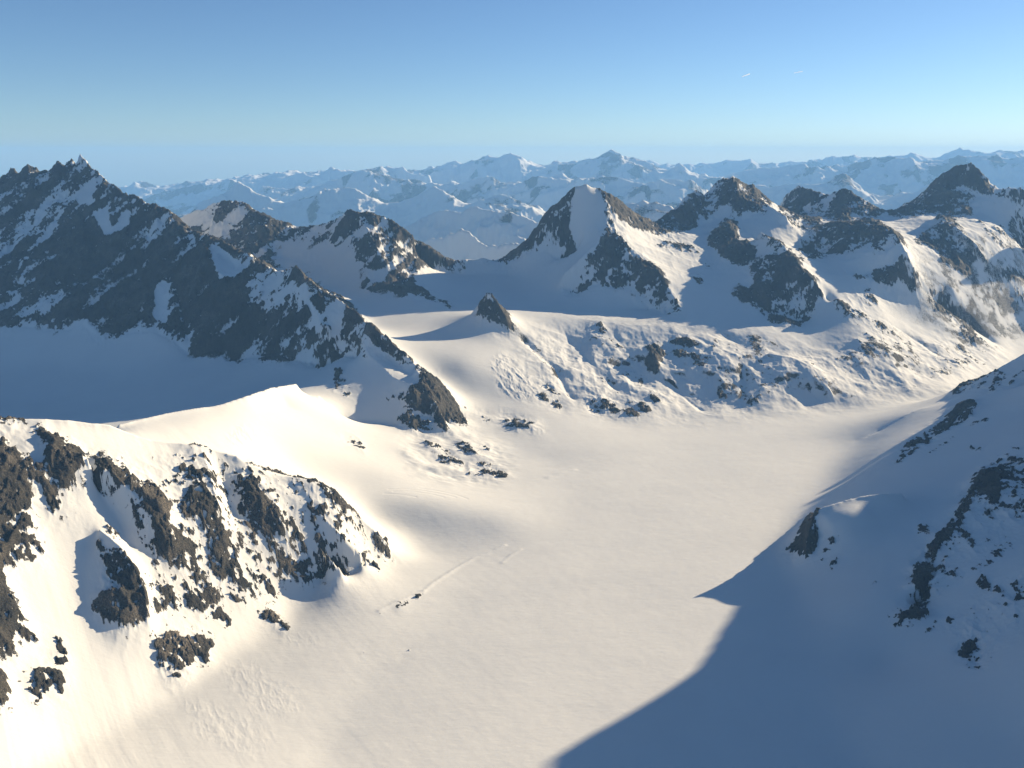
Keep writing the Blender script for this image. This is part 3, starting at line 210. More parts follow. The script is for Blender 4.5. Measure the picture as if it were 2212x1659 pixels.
ROCKS = [
(0.77,[(-3142,4560),(-3061,4560),(-2971,4545),(-2915,4551),(-2850,4542),(-2770,4518),(-2702,4512),(-2657,4491),(-2599,4430),(-2627,4503),(-2615,4512),(-2579,4485),(-2551,4479),(-2527,4491),(-2486,4470),(-2475,4473),(-2461,4461),(-2437,4452),(-2419,4458),(-2400,4446),(-2378,4437),(-2322,4361),(-2357,4446),(-2345,4452),(-2334,4458),(-2263,4343),(-2299,4431),(-2291,4434),(-2263,4428),(-2254,4431),(-2188,4325),(-2220,4407),(-2219,4425),(-2181,4401),(-2131,4362),(-2074,4308),(-2028,4284),(-1973,4248),(-1923,4212),(-1854,4164),(-1807,4128),(-1744,4080),(-1703,4059),(-1666,4035),(-1630,4011),(-1595,3990),(-1573,3978),(-1833,4730),(-1746,4628),(-1655,4559),(-1619,4550),(-1568,4505),(-1485,4436),(-1414,4373),(-1345,4325),(-1265,4244),(-1203,4214),(-1156,4229),(-1114,4253),(-1073,4226),(-1044,4175),(-987,4124),(-937,4052),(-877,3977),(-807,3899),(-739,3776),(-677,3665),(-526,3032),(-495,2990),(-534,2963),(-523,2906),(-530,2906),(-584,2990),(-611,2999),(-634,2981),(-677,3005),(-699,2942),(-768,3032),(-773,3047),(-821,3038),(-883,3059),(-933,3080),(-985,3107),(-1034,3161),(-1027,3089),(-1068,3104),(-1108,3176),(-1127,3203),(-1145,3167),(-1194,3188),(-1239,3176),(-1285,3233),(-1295,3281),(-1329,3254),(-1367,3260),(-1402,3308),(-1478,3332),(-1558,3350),(-1569,3317),(-1638,3320),(-1683,3338),(-1725,3371),(-1823,3449),(-1845,3398),(-1884,3428),(-1905,3407),(-1967,3449),(-2018,3473),(-2069,3452),(-2118,3452),(-2169,3455),(-2231,3470),(-2291,3482),(-2349,3491),(-2406,3497),(-2463,3503),(-2511,3497),(-2559,3578),(-2590,3635),(-2631,3707),(-2679,3788),(-2737,3884),(-2804,3995),(-2888,4130),(-2986,4286),(-3081,4439),(-3097,4478)],None,None),
(0.88,[(-2091,4055),(-2027,3992),(-1966,3932),(-1910,3935),(-1858,3944),(-1786,3908),(-1708,3857),(-1631,3803),(-1543,3767),(-1460,3743),(-1397,3677),(-1329,3596),(-1230,3443),(-1145,3377),(-1085,3365),(-1069,3320),(-1054,3281),(-1040,3242),(-1095,3233),(-1150,3221),(-1226,3224),(-1278,3275),(-1340,3350),(-1376,3419),(-1411,3485),(-1458,3572),(-1519,3599),(-1530,3554),(-1539,3506),(-1547,3458),(-1554,3407),(-1593,3380),(-1631,3353),(-1692,3383),(-1751,3410),(-1822,3437),(-1897,3470),(-1922,3545),(-1952,3629),(-1982,3713),(-2008,3788),(-2030,3857),(-2052,3926),(-2072,3992)],None,None),
(0.95,[(-1397,3746),(-1302,3611),(-1251,3476),(-1179,3395),(-1117,3380),(-1105,3347),(-1092,3308),(-1139,3302),(-1186,3296),(-1236,3341),(-1293,3401),(-1333,3467),(-1375,3539),(-1379,3596),(-1386,3665)],None,None),
(-1,[(-2150,4178),(-2107,4205),(-2062,4229),(-2047,4199),(-2041,4136),(-2013,4091),(-2068,4115),(-2122,4136)],None,None),
(-1,[(-2007,4043),(-1968,4064),(-1922,4031),(-1880,3956),(-1854,3965),(-1863,4037),(-1818,4025),(-1794,3953),(-1840,3926),(-1868,3911),(-1905,3926),(-1951,3986)],None,None),
(-1,[(-1497,3575),(-1461,3548),(-1456,3482),(-1433,3398),(-1402,3335),(-1441,3365),(-1495,3392),(-1495,3449),(-1535,3536),(-1522,3575)],None,None),
(-1,[(-1309,3632),(-1280,3635),(-1228,3599),(-1182,3542),(-1136,3485),(-1104,3449),(-1130,3428),(-1129,3392),(-1178,3407),(-1220,3443),(-1268,3533)],None,None),
(0.22,[(-1083,3437),(-984,3386),(-946,3347),(-852,3269),(-829,3221),(-878,3236),(-927,3248),(-1019,3260),(-1054,3311),(-1072,3368)],None,None),
(0.1,[(-2398,3932),(-2382,3983),(-2358,4022),(-2332,4058),(-2316,4127),(-2298,4193),(-2269,4160),(-2283,4109),(-2297,4058),(-2308,4004),(-2343,3956),(-2365,3887)],None,None),
(0.1,[(-2260,3809),(-2253,3863),(-2244,3914),(-2233,3965),(-2220,4013),(-2207,4061),(-2192,4109),(-2159,4112),(-2177,4061),(-2192,4004),(-2205,3947),(-2217,3890),(-2225,3827),(-2249,3740)],None,None),
(0.1,[(-726,3185),(-642,3113),(-628,3074),(-656,3062),(-636,3044),(-640,3026),(-662,3032),(-682,3053),(-713,3113)],None,None),
(-1,[(-825,3248),(-793,3200),(-728,3098),(-702,3050),(-721,3053),(-745,3089),(-800,3185),(-827,3233)],None,None),
(0.1,[(-594,3047),(-569,3029),(-518,2972),(-511,2915),(-531,2942),(-565,2996)],None,None),
(0.62,[(-2326,3767),(-2256,3755),(-2186,3743),(-2108,3713),(-2033,3686),(-1957,3656),(-1909,3569),(-1863,3485),(-1916,3491),(-1968,3494),(-2020,3497),(-2072,3500),(-2131,3497),(-2192,3497),(-2252,3515),(-2309,3527),(-2370,3545),(-2425,3554),(-2463,3626),(-2505,3704),(-2551,3788),(-2496,3785),(-2439,3779),(-2383,3773)],None,None),
(0.8,[(-557,3069),(-502,3069),(-457,3042),(-396,3000),(-362,2994),(-362,2888),(-411,2909),(-447,2933),(-486,2954),(-522,2975),(-559,3069)],None,None),
(0.55,[(-377,2912),(-325,2961),(-280,3069),(-264,2816),(-309,2807),(-356,2867),(-382,2891)],None,None),
(0.85,[(-326,2810),(-293,2855),(-239,2888),(-203,2834),(-170,2798),(-147,2726),(-188,2714),(-220,2723),(-219,2645),(-250,2642),(-270,2702),(-301,2699),(-367,2705),(-360,2717),(-424,2723),(-448,2747),(-384,2747),(-360,2750),(-350,2774),(-325,2768)],None,None),
(0.7,[(-394,2671),(-373,2683),(-318,2680),(-279,2677),(-260,2641),(-282,2620),(-333,2629),(-381,2647)],'low band of dark rock under the steep toe of the left mountain, above sunlit snow','rock outcrop'),
(0.75,[(-647,2905),(-618,2896),(-583,2821),(-598,2788),(-607,2752),(-628,2770),(-627,2839)],'small snow-capped rock standing alone in the blue shade under the left mountain wall','rock outcrop'),
(0.5,[(-591,2758),(-539,2755),(-533,2734),(-574,2719)],None,None),
(0.5,[(-524,2758),(-498,2764),(-493,2749),(-518,2737)],None,None),
(0.5,[(-534,2383),(-502,2419),(-445,2389),(-426,2377),(-457,2362),(-492,2365)],'thin dark rock streak on the smooth sunlit snow left of the mountain toe','rock outcrop'),
(0.35,[(-290,2554),(-246,2536),(-202,2518),(-197,2485),(-258,2485)],None,None),
(0.35,[(-238,2467),(-193,2452),(-149,2437),(-154,2407),(-224,2419)],None,None),
(0.4,[(-193,2563),(-145,2569),(-109,2494),(-157,2503)],None,None),
(0.4,[(-106,2575),(-58,2581),(-60,2530),(-99,2524)],None,None),
(0.5,[(-163,2368),(-105,2416),(-61,2404),(-18,2389),(-15,2344),(-54,2341),(-92,2338),(-148,2341)],'scatter of flat dark rocks at the glacier edge below the left mountain toe','rock outcrop'),
(0.4,[(-111,2452),(-67,2470),(-38,2431),(-80,2410)],None,None),
(0.5,[(-60,2857),(-10,2878),(32,2848),(73,2821),(107,2776),(110,2725),(86,2716),(39,2755),(0,2743),(-34,2776)],'cluster of pale brown rocks on the snow shelf right of the mountain toe','rock outcrop'),
(0.45,[(-179,2848),(-111,2890),(-71,2824),(-88,2785),(-118,2854),(-167,2836)],None,None),
(0.2,[(-869,1603),(-852,1618),(-834,1633),(-818,1651),(-800,1669),(-783,1687),(-764,1705),(-744,1720),(-723,1735),(-701,1747),(-682,1768),(-717,1939),(-636,1786),(-666,1945),(-641,1948),(-616,1954),(-588,1951),(-554,1945),(-484,1801),(-455,1804),(-427,1810),(-454,2069),(-419,1993),(-383,1906),(-349,1822),(-331,1819),(-314,1822),(-297,1828),(-321,1786),(-340,1732),(-369,1729),(-387,1669),(-420,1675),(-449,1669),(-476,1654),(-495,1633),(-513,1612),(-531,1591),(-547,1567),(-563,1546),(-581,1522),(-597,1495),(-613,1471),(-629,1456),(-647,1444),(-662,1429),(-678,1414),(-686,1426),(-695,1441),(-707,1459),(-716,1474),(-729,1495),(-742,1516),(-755,1534),(-764,1546),(-773,1558),(-791,1564),(-807,1567),(-823,1570),(-851,1597)],None,None),
(0.7,[(-1149,1553),(-1137,1571),(-1126,1589),(-1113,1607),(-1102,1628),(-1089,1646),(-1075,1664),(-1061,1673),(-1007,1594),(-1012,1582),(-1023,1579),(-1038,1564),(-1051,1546),(-1063,1528),(-1076,1513),(-1089,1498),(-1152,1550)],None,None),
(0.72,[(-1153,1550),(-1087,1492),(-1073,1504),(-1058,1516),(-1042,1528),(-1027,1540),(-1009,1549),(-979,1540),(-949,1528),(-928,1519),(-909,1513),(-899,1510),(-909,1501),(-915,1486),(-910,1471),(-919,1456),(-912,1447),(-892,1438),(-887,1414),(-869,1414),(-869,1393),(-889,1375),(-892,1354),(-914,1342),(-928,1330),(-942,1318),(-955,1306),(-970,1297),(-983,1285),(-998,1276),(-1010,1297),(-1022,1318),(-1031,1336),(-1043,1357),(-1053,1375),(-1064,1396),(-1074,1414),(-1083,1432),(-1092,1450),(-1101,1468),(-1106,1480)],None,None),
(0.7,[(-910,1504),(-884,1498),(-857,1492),(-858,1483),(-876,1483),(-881,1477),(-890,1474),(-901,1480)],None,None),
(0.4,[(-1016,1564),(-986,1555),(-955,1543),(-919,1528),(-908,1519),(-923,1516),(-957,1528),(-988,1540),(-1007,1546)],None,None),
(0.9,[(-929,1564),(-925,1603),(-902,1600),(-883,1606),(-873,1600),(-855,1561),(-863,1552),(-866,1546),(-869,1537),(-873,1522),(-882,1516),(-898,1522),(-911,1528),(-917,1540),(-928,1552)],None,None),
(0.65,[(-1014,1594),(-1051,1679),(-988,1615),(-972,1612),(-944,1606),(-916,1606),(-893,1603),(-905,1582),(-918,1588),(-926,1570),(-939,1579),(-952,1588),(-966,1585),(-976,1591),(-987,1600),(-999,1603),(-1009,1594)],None,None),
(0.82,[(-869,1603),(-841,1609),(-816,1603),(-792,1600),(-771,1600),(-738,1600),(-716,1597),(-704,1585),(-699,1564),(-685,1543),(-667,1564),(-648,1561),(-659,1525),(-667,1504),(-688,1495),(-701,1513),(-711,1528),(-736,1534),(-735,1552),(-745,1555),(-769,1567),(-802,1567),(-824,1570),(-845,1564)],None,None),
(0.55,[(-831,1618),(-817,1624),(-786,1606),(-783,1603),(-799,1606)],None,None),
(0.8,[(-691,1636),(-672,1645),(-643,1648),(-628,1633),(-643,1621),(-663,1603),(-684,1591),(-696,1594),(-677,1612),(-682,1624)],None,None),
(0.55,[(-652,1609),(-637,1624),(-616,1624),(-601,1606),(-588,1594),(-615,1594),(-644,1588)],None,None),
(0.55,[(-749,1708),(-730,1726),(-707,1738),(-687,1759),(-673,1765),(-638,1774),(-612,1774),(-582,1765),(-571,1729),(-598,1747),(-623,1759),(-659,1759),(-671,1741),(-694,1717),(-733,1708)],None,None),
(0.35,[(-758,1747),(-736,1756),(-777,1921),(-673,1777),(-647,1780),(-621,1786),(-603,1777),(-638,1774),(-662,1771),(-685,1768),(-708,1756),(-732,1750)],None,None),
(0.5,[(-746,1663),(-728,1687),(-706,1693),(-682,1696),(-655,1669),(-671,1657),(-701,1663),(-727,1657),(-741,1657)],None,None),
(0.45,[(-756,1621),(-725,1651),(-690,1657),(-671,1657),(-691,1645),(-728,1633)],None,None),
(0.8,[(-632,1744),(-601,1744),(-575,1744),(-541,1717),(-523,1711),(-507,1711),(-493,1705),(-502,1684),(-529,1669),(-548,1663),(-572,1663),(-600,1678),(-609,1696),(-593,1711),(-617,1726)],None,None),
(0.5,[(-484,1711),(-472,1711),(-464,1702),(-478,1699)],None,None),
(0.55,[(-535,1792),(-509,1804),(-500,1880),(-463,1883),(-424,1886),(-388,1819),(-354,1816),(-373,1807),(-395,1795),(-417,1786),(-444,1795),(-487,1786),(-515,1771)],None,None),
(0.58,[(-487,1756),(-441,1765),(-419,1765),(-398,1771),(-377,1747),(-362,1741),(-334,1780),(-353,1741),(-381,1729),(-396,1732),(-412,1738),(-439,1744),(-470,1750)],None,None),
(0.5,[(-378,1810),(-348,1816),(-325,1819),(-337,1810),(-363,1807)],None,None),
(0.8,[(-451,1732),(-418,1723),(-389,1723),(-367,1729),(-386,1672),(-418,1672),(-443,1675),(-432,1693),(-429,1699),(-442,1717)],None,None),
(0.85,[(-324,1864),(-308,1876),(-296,1831),(-285,1810),(-316,1807),(-330,1804)],None,None),
(0.7,[(-348,1753),(-319,1774),(-302,1753),(-335,1759)],'narrow slanting rock slab at the foot of the near left hill, beside its pointed end','rock outcrop'),
(0.7,[(-510,1657),(-492,1669),(-463,1675),(-455,1666),(-440,1669),(-456,1651),(-493,1642),(-501,1654)],None,None),
(0.75,[(-624,1582),(-604,1585),(-584,1588),(-567,1582),(-551,1579),(-542,1567),(-565,1564),(-599,1564),(-620,1567)],None,None),
(0.55,[(-640,1528),(-619,1561),(-603,1558),(-587,1552),(-619,1525),(-633,1516)],None,None),
(0.75,[(-670,1495),(-653,1495),(-636,1495),(-602,1507),(-597,1498),(-615,1468),(-635,1468),(-641,1483),(-665,1489)],None,None),
(0.55,[(-607,1480),(-576,1498),(-565,1486),(-587,1483)],'small speckled rock below the long rocky rib, right of the snow gully foot','rock outcrop'),
(0.7,[(-701,1459),(-681,1474),(-666,1459),(-650,1444),(-667,1435),(-675,1447)],None,None),
(0.5,[(-686,1432),(-675,1441),(-668,1420),(-680,1414)],None,None),
(0.6,[(-590,1528),(-573,1543),(-551,1549),(-567,1528)],'low dark rock sliver in snow between two rocky ribs of the near hill','rock outcrop'),
(0.65,[(-545,1606),(-522,1615),(-503,1597),(-524,1594)],'isolated slanting dark rock slab above the smooth snow apron, right of the ribs','rock outcrop'),
(0.85,[(-810,1471),(-783,1465),(-744,1456),(-717,1441),(-701,1426),(-690,1408),(-683,1399),(-684,1378),(-700,1366),(-716,1351),(-738,1354),(-768,1360),(-774,1369),(-765,1390),(-745,1405),(-768,1420),(-775,1435),(-798,1456)],None,None),
(0.3,[(-877,1489),(-859,1495),(-837,1492),(-811,1480),(-798,1468),(-820,1477),(-837,1477),(-857,1480)],None,None),
(0.35,[(-818,1507),(-803,1513),(-774,1510),(-776,1498),(-795,1486)],None,None),
(0.85,[(-666,1366),(-661,1390),(-641,1405),(-618,1393),(-602,1378),(-607,1351),(-612,1333),(-626,1327),(-636,1324),(-654,1339),(-664,1351)],'large craggy rock standing alone low on the left snow slope','rock outcrop'),
(0.85,[(-624,1411),(-608,1426),(-586,1438),(-584,1420),(-582,1387),(-602,1387),(-617,1399)],'smaller craggy rock touching the right side of the large lone rock','rock outcrop'),
(0.5,[(-606,1438),(-590,1450),(-592,1441),(-603,1435)],None,None),
(0.62,[(-820,1195),(-803,1195),(-799,1225),(-785,1234),(-772,1243),(-760,1231),(-756,1213),(-771,1204),(-784,1186),(-794,1183),(-812,1183)],'broken row of dark rocks near the bottom left corner of the slope','rock outcrop'),
(0.6,[(-804,1291),(-793,1294),(-783,1282),(-773,1264),(-777,1255),(-787,1255),(-789,1273)],'narrow upright rock streak on open snow above the broken rock row','rock outcrop'),
(0.78,[(-1006,1291),(-990,1297),(-975,1306),(-960,1315),(-945,1324),(-930,1333),(-914,1342),(-899,1327),(-885,1312),(-874,1294),(-863,1276),(-837,1270),(-810,1270),(-826,1261),(-842,1252),(-843,1243),(-839,1225),(-852,1213),(-864,1201),(-878,1192),(-889,1180),(-903,1171),(-916,1162),(-931,1156),(-941,1174),(-949,1189),(-961,1210),(-971,1228),(-983,1249),(-994,1270)],None,None),
(0.4,[(-886,1315),(-877,1321),(-875,1306),(-857,1291),(-841,1279),(-857,1276),(-874,1297)],None,None),
(0.82,[(-890,1156),(-879,1165),(-864,1171),(-852,1180),(-840,1189),(-826,1183),(-813,1165),(-808,1147),(-815,1138),(-827,1129),(-839,1120),(-850,1111),(-861,1102),(-871,1120),(-881,1138)],None,None),
(0.85,[(-791,1126),(-788,1129),(-782,1123),(-786,1120)],'tiny lone rock on bare snow in the bottom left','rock outcrop'),
(0.45,[(-531,1543),(-507,1561),(-486,1549),(-461,1525),(-463,1513),(-489,1537),(-514,1537)],'thin broken arc of rocks on the snow apron right of the near hill','rock outcrop'),
(0.6,[(-283,1573),(-280,1579),(-272,1576),(-279,1567)],None,None),
(0.6,[(-252,1609),(-239,1627),(-226,1636),(-233,1621),(-246,1606)],None,None),
(0.6,[(-217,1651),(-201,1669),(-197,1663),(-211,1648)],None,None),
(0.6,[(-185,1711),(-178,1717),(-178,1705)],None,None),
(0.6,[(-301,1438),(-289,1447),(-288,1441),(-298,1432)],None,None),
(0.6,[(-218,1435),(-211,1438),(-208,1435),(-215,1429)],None,None),
(0.6,[(-211,1450),(-204,1465),(-202,1462),(-208,1447)],None,None),
(0.6,[(-409,1279),(-405,1282),(-403,1276)],None,None),
(0.6,[(-1767,4856),(-1729,4829),(-1691,4820),(-1654,4811),(-1625,4820),(-1570,4796),(-1523,4772),(-1495,4760),(-1479,4763),(-1432,4739),(-1398,4727),(-1346,4700),(-1294,4694),(-1249,4667),(-1205,4658),(-1174,4450),(-1260,4423),(-1244,4288),(-1202,4207),(-1061,3448),(-1124,3511),(-1193,3589),(-1263,3664),(-1514,4516),(-1545,4564),(-1637,4633),(-1664,4681),(-1737,4747)],None,None),
(0.5,[(-1294,4694),(-1249,4667),(-1205,4658),(-1160,4613),(-1127,4601),(-1063,4577),(-1006,4553),(-950,4526),(-901,4499),(-873,4487),(-860,4472),(-850,4475),(-791,4345),(-742,4267),(-766,4237),(-788,4198),(-859,4276),(-956,4345),(-1051,4390),(-1102,4402),(-1174,4450),(-1222,4528)],None,None),
(0.6,[(-901,4499),(-873,4487),(-860,4472),(-850,4475),(-839,4475),(-827,4478),(-776,4466),(-745,4454),(-712,4445),(-677,4448),(-646,4436),(-604,4439),(-582,4330),(-568,4282),(-552,4216),(-489,4114),(-469,4072),(-419,4021),(-355,3916),(-282,3823),(-351,3874),(-422,3931),(-479,3946),(-522,3904),(-595,3991),(-613,4042),(-622,4078),(-660,4111),(-706,4111),(-788,4198),(-859,4276),(-869,4333),(-878,4381)],None,None),
(0.8,[(-646,4436),(-604,4439),(-555,4430),(-521,4484),(-475,4457),(-422,4463),(-380,4484),(-344,4502),(-303,4508),(-265,4511),(-224,4417),(-343,4396),(-434,4381),(-464,4279),(-476,4213),(-478,4159),(-489,4114),(-546,4159),(-587,4219),(-627,4273),(-633,4330)],None,None),
(0.85,[(-727,4015),(-740,4060),(-700,4066),(-612,4033),(-595,3991),(-677,3985)],None,None),
(0.4,[(-303,4508),(-265,4511),(-228,4511),(-190,4514),(-165,4514),(-141,4532),(-116,4535),(-74,4604),(-114,4438),(-224,4414)],None,None),
(0.6,[(-368,3940),(-321,3910),(-275,3814),(-290,3784),(-330,3880)],None,None),
(0.45,[(-154,3498),(-146,3537),(-126,3622),(-105,3607),(-83,3610),(-57,3894),(-12,3501),(16,3462),(-12,3432),(-51,3441),(-90,3462),(-130,3468)],None,None),
(0.85,[(-132,3540),(-122,3622),(-105,3607),(-91,3537),(-115,3528),(-141,3528)],None,None),
(0.8,[(-55,3504),(-34,3759),(-8,3492),(16,3462),(-12,3432),(-31,3456),(-51,3474)],None,None),
(0.78,[(-74,4604),(-36,4607),(0,4604),(30,4586),(63,4553),(98,4550),(124,4517),(139,4514),(148,4514),(168,4514),(185,4514),(202,4511),(217,4511),(246,4511),(267,4508),(289,4508),(308,4508),(326,4520),(341,4520),(330,4426),(315,4417),(329,4396),(300,4375),(288,4363),(311,4333),(345,4306),(329,4249),(284,4258),(242,4279),(239,4318),(180,4339),(101,4357),(0,4426),(-72,4441)],None,None),
(0.7,[(398,4534),(457,4549),(480,4561),(496,4561),(518,4576),(533,4594),(565,4609),(584,4624),(602,4642),(622,4675),(640,4690),(677,4705),(714,4738),(757,4792),(813,4936),(832,4845),(751,4515),(672,4440),(631,4413),(592,4401),(557,4377),(521,4305),(558,4278),(562,4245),(613,4176),(665,4095),(715,4074),(741,3951),(779,3846),(794,3780),(709,3780),(673,3888),(638,3954),(588,4005),(540,4023),(507,4020),(420,4053),(386,4062),(374,4041),(316,4017),(254,4050),(234,4116),(261,4185),(306,4170),(402,4131),(429,4197),(463,4275),(485,4305),(468,4392),(481,4410),(454,4464)],None,None),
(0.3,[(261,4185),(306,4170),(377,4143),(413,4137),(398,4077),(373,4074),(305,4077),(242,4077)],None,None),
(0.3,[(625,3978),(655,3978),(693,3927),(679,3903),(649,3924)],None,None),
(-1,[(338,4444),(392,4459),(449,4462),(481,4408),(465,4387),(480,4303),(428,4213),(352,4279),(311,4333),(288,4363),(329,4396),(318,4417)],None,None),
(0.7,[(751,4515),(836,4866),(890,4984),(925,5002),(972,5071),(1007,5089),(1023,5104),(1036,5104),(1075,5137),(1097,5152),(1116,5170),(1141,5185),(1149,5088),(1201,5260),(1214,5257),(1243,5272),(1269,5266),(1297,5281),(1327,5296),(1355,5311),(1376,5326),(1410,5341),(1427,5335),(1429,5272),(1450,5242),(1507,5338),(1558,5323),(1588,5269),(1641,5299),(1864,5935),(1455,4806),(1366,4878),(1303,4857),(1280,4935),(1212,4929),(1158,4920),(1127,4869),(1103,4911),(1050,4965),(1075,4905),(1040,4764),(891,4620)],None,None),
(0.9,[(854,4647),(930,4845),(1008,4923),(1062,4881),(1040,4764),(891,4620)],None,None),
(0.72,[(1053,4512),(1117,4719),(1192,4827),(1290,4797),(1233,4644),(1241,4494),(1280,4392),(1253,4302),(1192,4224),(1134,4293),(1095,4386),(1099,4461)],None,None),
(0.35,[(740,4377),(856,4509),(929,4494),(999,4470),(993,4416),(900,4392),(803,4341)],None,None),
(0.5,[(961,4341),(1045,4335),(1089,4263),(1004,4254)],None,None),
(0.8,[(891,4092),(928,4113),(944,4068),(910,4047)],'small dark rock alone on the shaded snow between the pyramid peak and the next spur','rock outcrop'),
(0.72,[(1368,4653),(1408,4623),(1357,4329),(1467,4542),(1427,4236),(1408,4047),(1457,3993),(1470,3924),(1492,3882),(1439,3873),(1419,3852),(1405,3837),(1366,3798),(1314,3735),(1256,3753),(1197,3735),(1171,3837),(1136,3912),(1096,3960),(1068,4008),(1125,4056),(1189,4041),(1189,4092),(1214,4128),(1196,4194),(1248,4221),(1300,4239),(1334,4242),(1322,4347)],None,None),
(0.3,[(1223,4101),(1269,4110),(1273,4032),(1227,4026)],None,None),
(0.55,[(1669,5312),(1868,5933),(1885,5930),(1896,5900),(1918,5867),(1933,5810),(1939,5807),(1944,5807),(1960,5801),(1970,5747),(1988,5717),(2021,5654),(2036,5600),(2053,5570),(2064,5513),(2071,5462),(2085,5456),(2102,5450),(2131,5438),(2161,5429),(2193,5390),(2246,5369),(2279,5357),(2316,5363),(2287,5179),(2159,5017),(2082,4996),(2001,4987),(1919,4975),(1918,5227),(1776,4873),(1638,4741),(1557,4708),(1484,4696),(1509,4789)],None,None),
(0.66,[(1428,4146),(1511,4416),(1629,4710),(1761,4869),(1837,4872),(1934,4926),(2004,4935),(2077,4947),(2149,4959),(2137,4770),(2094,4497),(2010,4278),(1964,4287),(1913,4302),(1852,4290),(1878,4335),(1791,4383),(1732,4383),(1706,4476),(1644,4371),(1548,4302)],None,None),
(0.88,[(1987,4246),(2016,4240),(2020,4201),(2072,4225),(2055,4171),(2010,4126),(1978,4126),(1979,4144),(1924,4141),(1854,4111),(1800,4138),(1835,4234),(1906,4228),(1943,4219)],None,None),
(0.4,[(1722,4185),(1830,4218),(1810,4152),(1711,4116)],None,None),
(0.28,[(1607,4011),(1746,4083),(1805,4083),(1864,4086),(1818,3987),(1718,3924),(1626,3876),(1616,3942)],None,None),
(0.55,[(2064,4154),(2165,4223),(2217,4220),(2266,4211),(2284,4145),(2184,4088),(2113,4097),(2057,4106)],None,None),
(0.6,[(1499,3941),(1527,3863),(1585,3866),(1655,3833),(1718,3821),(1764,3794),(1770,3716),(1709,3740),(1650,3761),(1573,3791),(1500,3833)],None,None),
(0.2,[(1580,3747),(1654,3741),(1734,3747),(1804,3771),(1887,3819),(1948,3822),(2040,3891),(2131,3954),(2234,4035),(2296,4044),(2358,4053),(2418,4056),(2454,3990),(2319,3861),(2199,3750),(2084,3645),(1993,3573),(1903,3498),(1820,3435),(1744,3381),(1734,3471),(1718,3555),(1677,3573),(1635,3591),(1593,3609),(1589,3684)],None,None),
(0.45,[(2292,4202),(2352,4193),(2332,4034),(2198,3890),(2204,3998)],None,None),
(0.66,[(2287,5179),(2573,5723),(2604,5708),(2633,5696),(2661,5681),(2688,5669),(2717,5657),(2748,5642),(2767,5633),(2786,5624),(2811,5609),(2841,5597),(2860,5585),(2877,5576),(2902,5567),(2934,5573),(2938,5546),(2954,5537),(2987,5522),(3020,5504),(3053,5486),(3064,5477),(3101,5456),(3131,5414),(3155,5372),(3187,5351),(3207,5342),(3282,5297),(3354,5249),(3388,5201),(3293,5185),(3229,5218),(3160,5245),(3064,5284),(2998,5308),(2901,5272),(2751,5074),(2565,4906),(2600,5149),(2498,5089),(2389,5011),(2301,5029)],None,None),
(0.6,[(2186,4581),(2306,4716),(2396,4791),(2601,5163),(2619,5130),(2530,4782),(2516,4587),(2566,4566),(2627,4572),(2583,4512),(2520,4524),(2450,4467),(2459,4437),(2369,4401),(2340,4407),(2274,4407),(2302,4518),(2252,4536),(2179,4518)],None,None),
(0.5,[(2725,4947),(2836,4944),(3047,5172),(3153,5214),(3221,5202),(3282,5178),(3331,5136),(3382,5100),(3388,5088),(3391,5073),(3391,5052),(3390,5031),(3358,5097),(3294,5115),(3196,5082),(2958,4818),(2822,4740),(2716,4707),(2693,4776)],None,None),
(0.25,[(2567,4497),(2674,4566),(2782,4635),(2938,4779),(3190,5067),(3294,5112),(3360,5097),(3390,5031),(3383,5001),(3360,4947),(3308,4851),(3159,4614),(3017,4389),(2956,4284),(2915,4323),(2868,4356),(2812,4377),(2742,4374),(2662,4383),(2569,4368),(2571,4437)],None,None),
(0.8,[(443,3495),(475,3468),(492,3405),(510,3351),(527,3300),(510,3246),(469,3219),(464,3288),(451,3345),(469,3411),(443,3447)],None,None),
(0.85,[(767,3417),(827,3396),(819,3354),(785,3330),(749,3345)],None,None),
(0.7,[(885,3402),(970,3423),(957,3336),(900,3288),(900,3357)],None,None),
(0.8,[(109,3138),(149,3144),(203,3123),(196,3072),(169,3057),(111,3096)],'dark rock band beside the broken icefall in the middle of the slope','rock outcrop'),
(0.5,[(1711,3582),(1791,3576),(1860,3576),(1826,3477),(1762,3465),(1708,3507)],None,None),
(0.85,[(682,3528),(751,3546),(788,3528),(807,3492),(765,3477),(714,3489)],None,None),
(0.85,[(676,3447),(732,3465),(761,3447),(776,3414),(742,3399),(701,3408)],None,None),
(0.85,[(566,3480),(614,3504),(636,3471),(646,3420),(616,3399),(584,3417)],None,None),
(0.85,[(558,3393),(592,3414),(605,3378),(610,3324),(588,3303),(567,3327)],None,None),
(0.8,[(306,3399),(346,3414),(366,3381),(377,3330),(352,3309),(323,3327)],None,None),
(0.85,[(97,3039),(120,3060),(133,3048),(140,3018),(126,3000),(109,3006)],None,None),
(0.85,[(149,3006),(174,3033),(187,3015),(194,2976),(179,2955),(161,2964)],None,None),
(0.85,[(71,3369),(104,3405),(123,3381),(134,3333),(114,3297),(89,3306)],None,None),
(0.92,[(137,3306),(174,3339),(195,3318),(207,3276),(185,3252),(156,3258)],None,None),
(0.8,[(163,3252),(197,3279),(216,3261),(227,3228),(206,3210),(181,3216)],None,None),
(0.85,[(220,3273),(247,3291),(261,3276),(269,3246),(253,3228),(233,3237)],None,None),
(0.85,[(265,3288),(292,3312),(306,3288),(313,3249),(296,3231),(277,3240)],None,None),
(0.75,[(177,3159),(214,3192),(234,3171),(245,3135),(223,3120),(196,3123)],None,None),
(0.9,[(277,3033),(310,3060),(327,3033),(335,2988),(314,2964),(291,2979)],None,None),
(0.85,[(313,3081),(349,3108),(366,3075),(373,3018),(350,2991),(327,3012)],None,None),
(0.9,[(361,3021),(387,3042),(398,3018),(403,2979),(387,2958),(370,2973)],None,None),
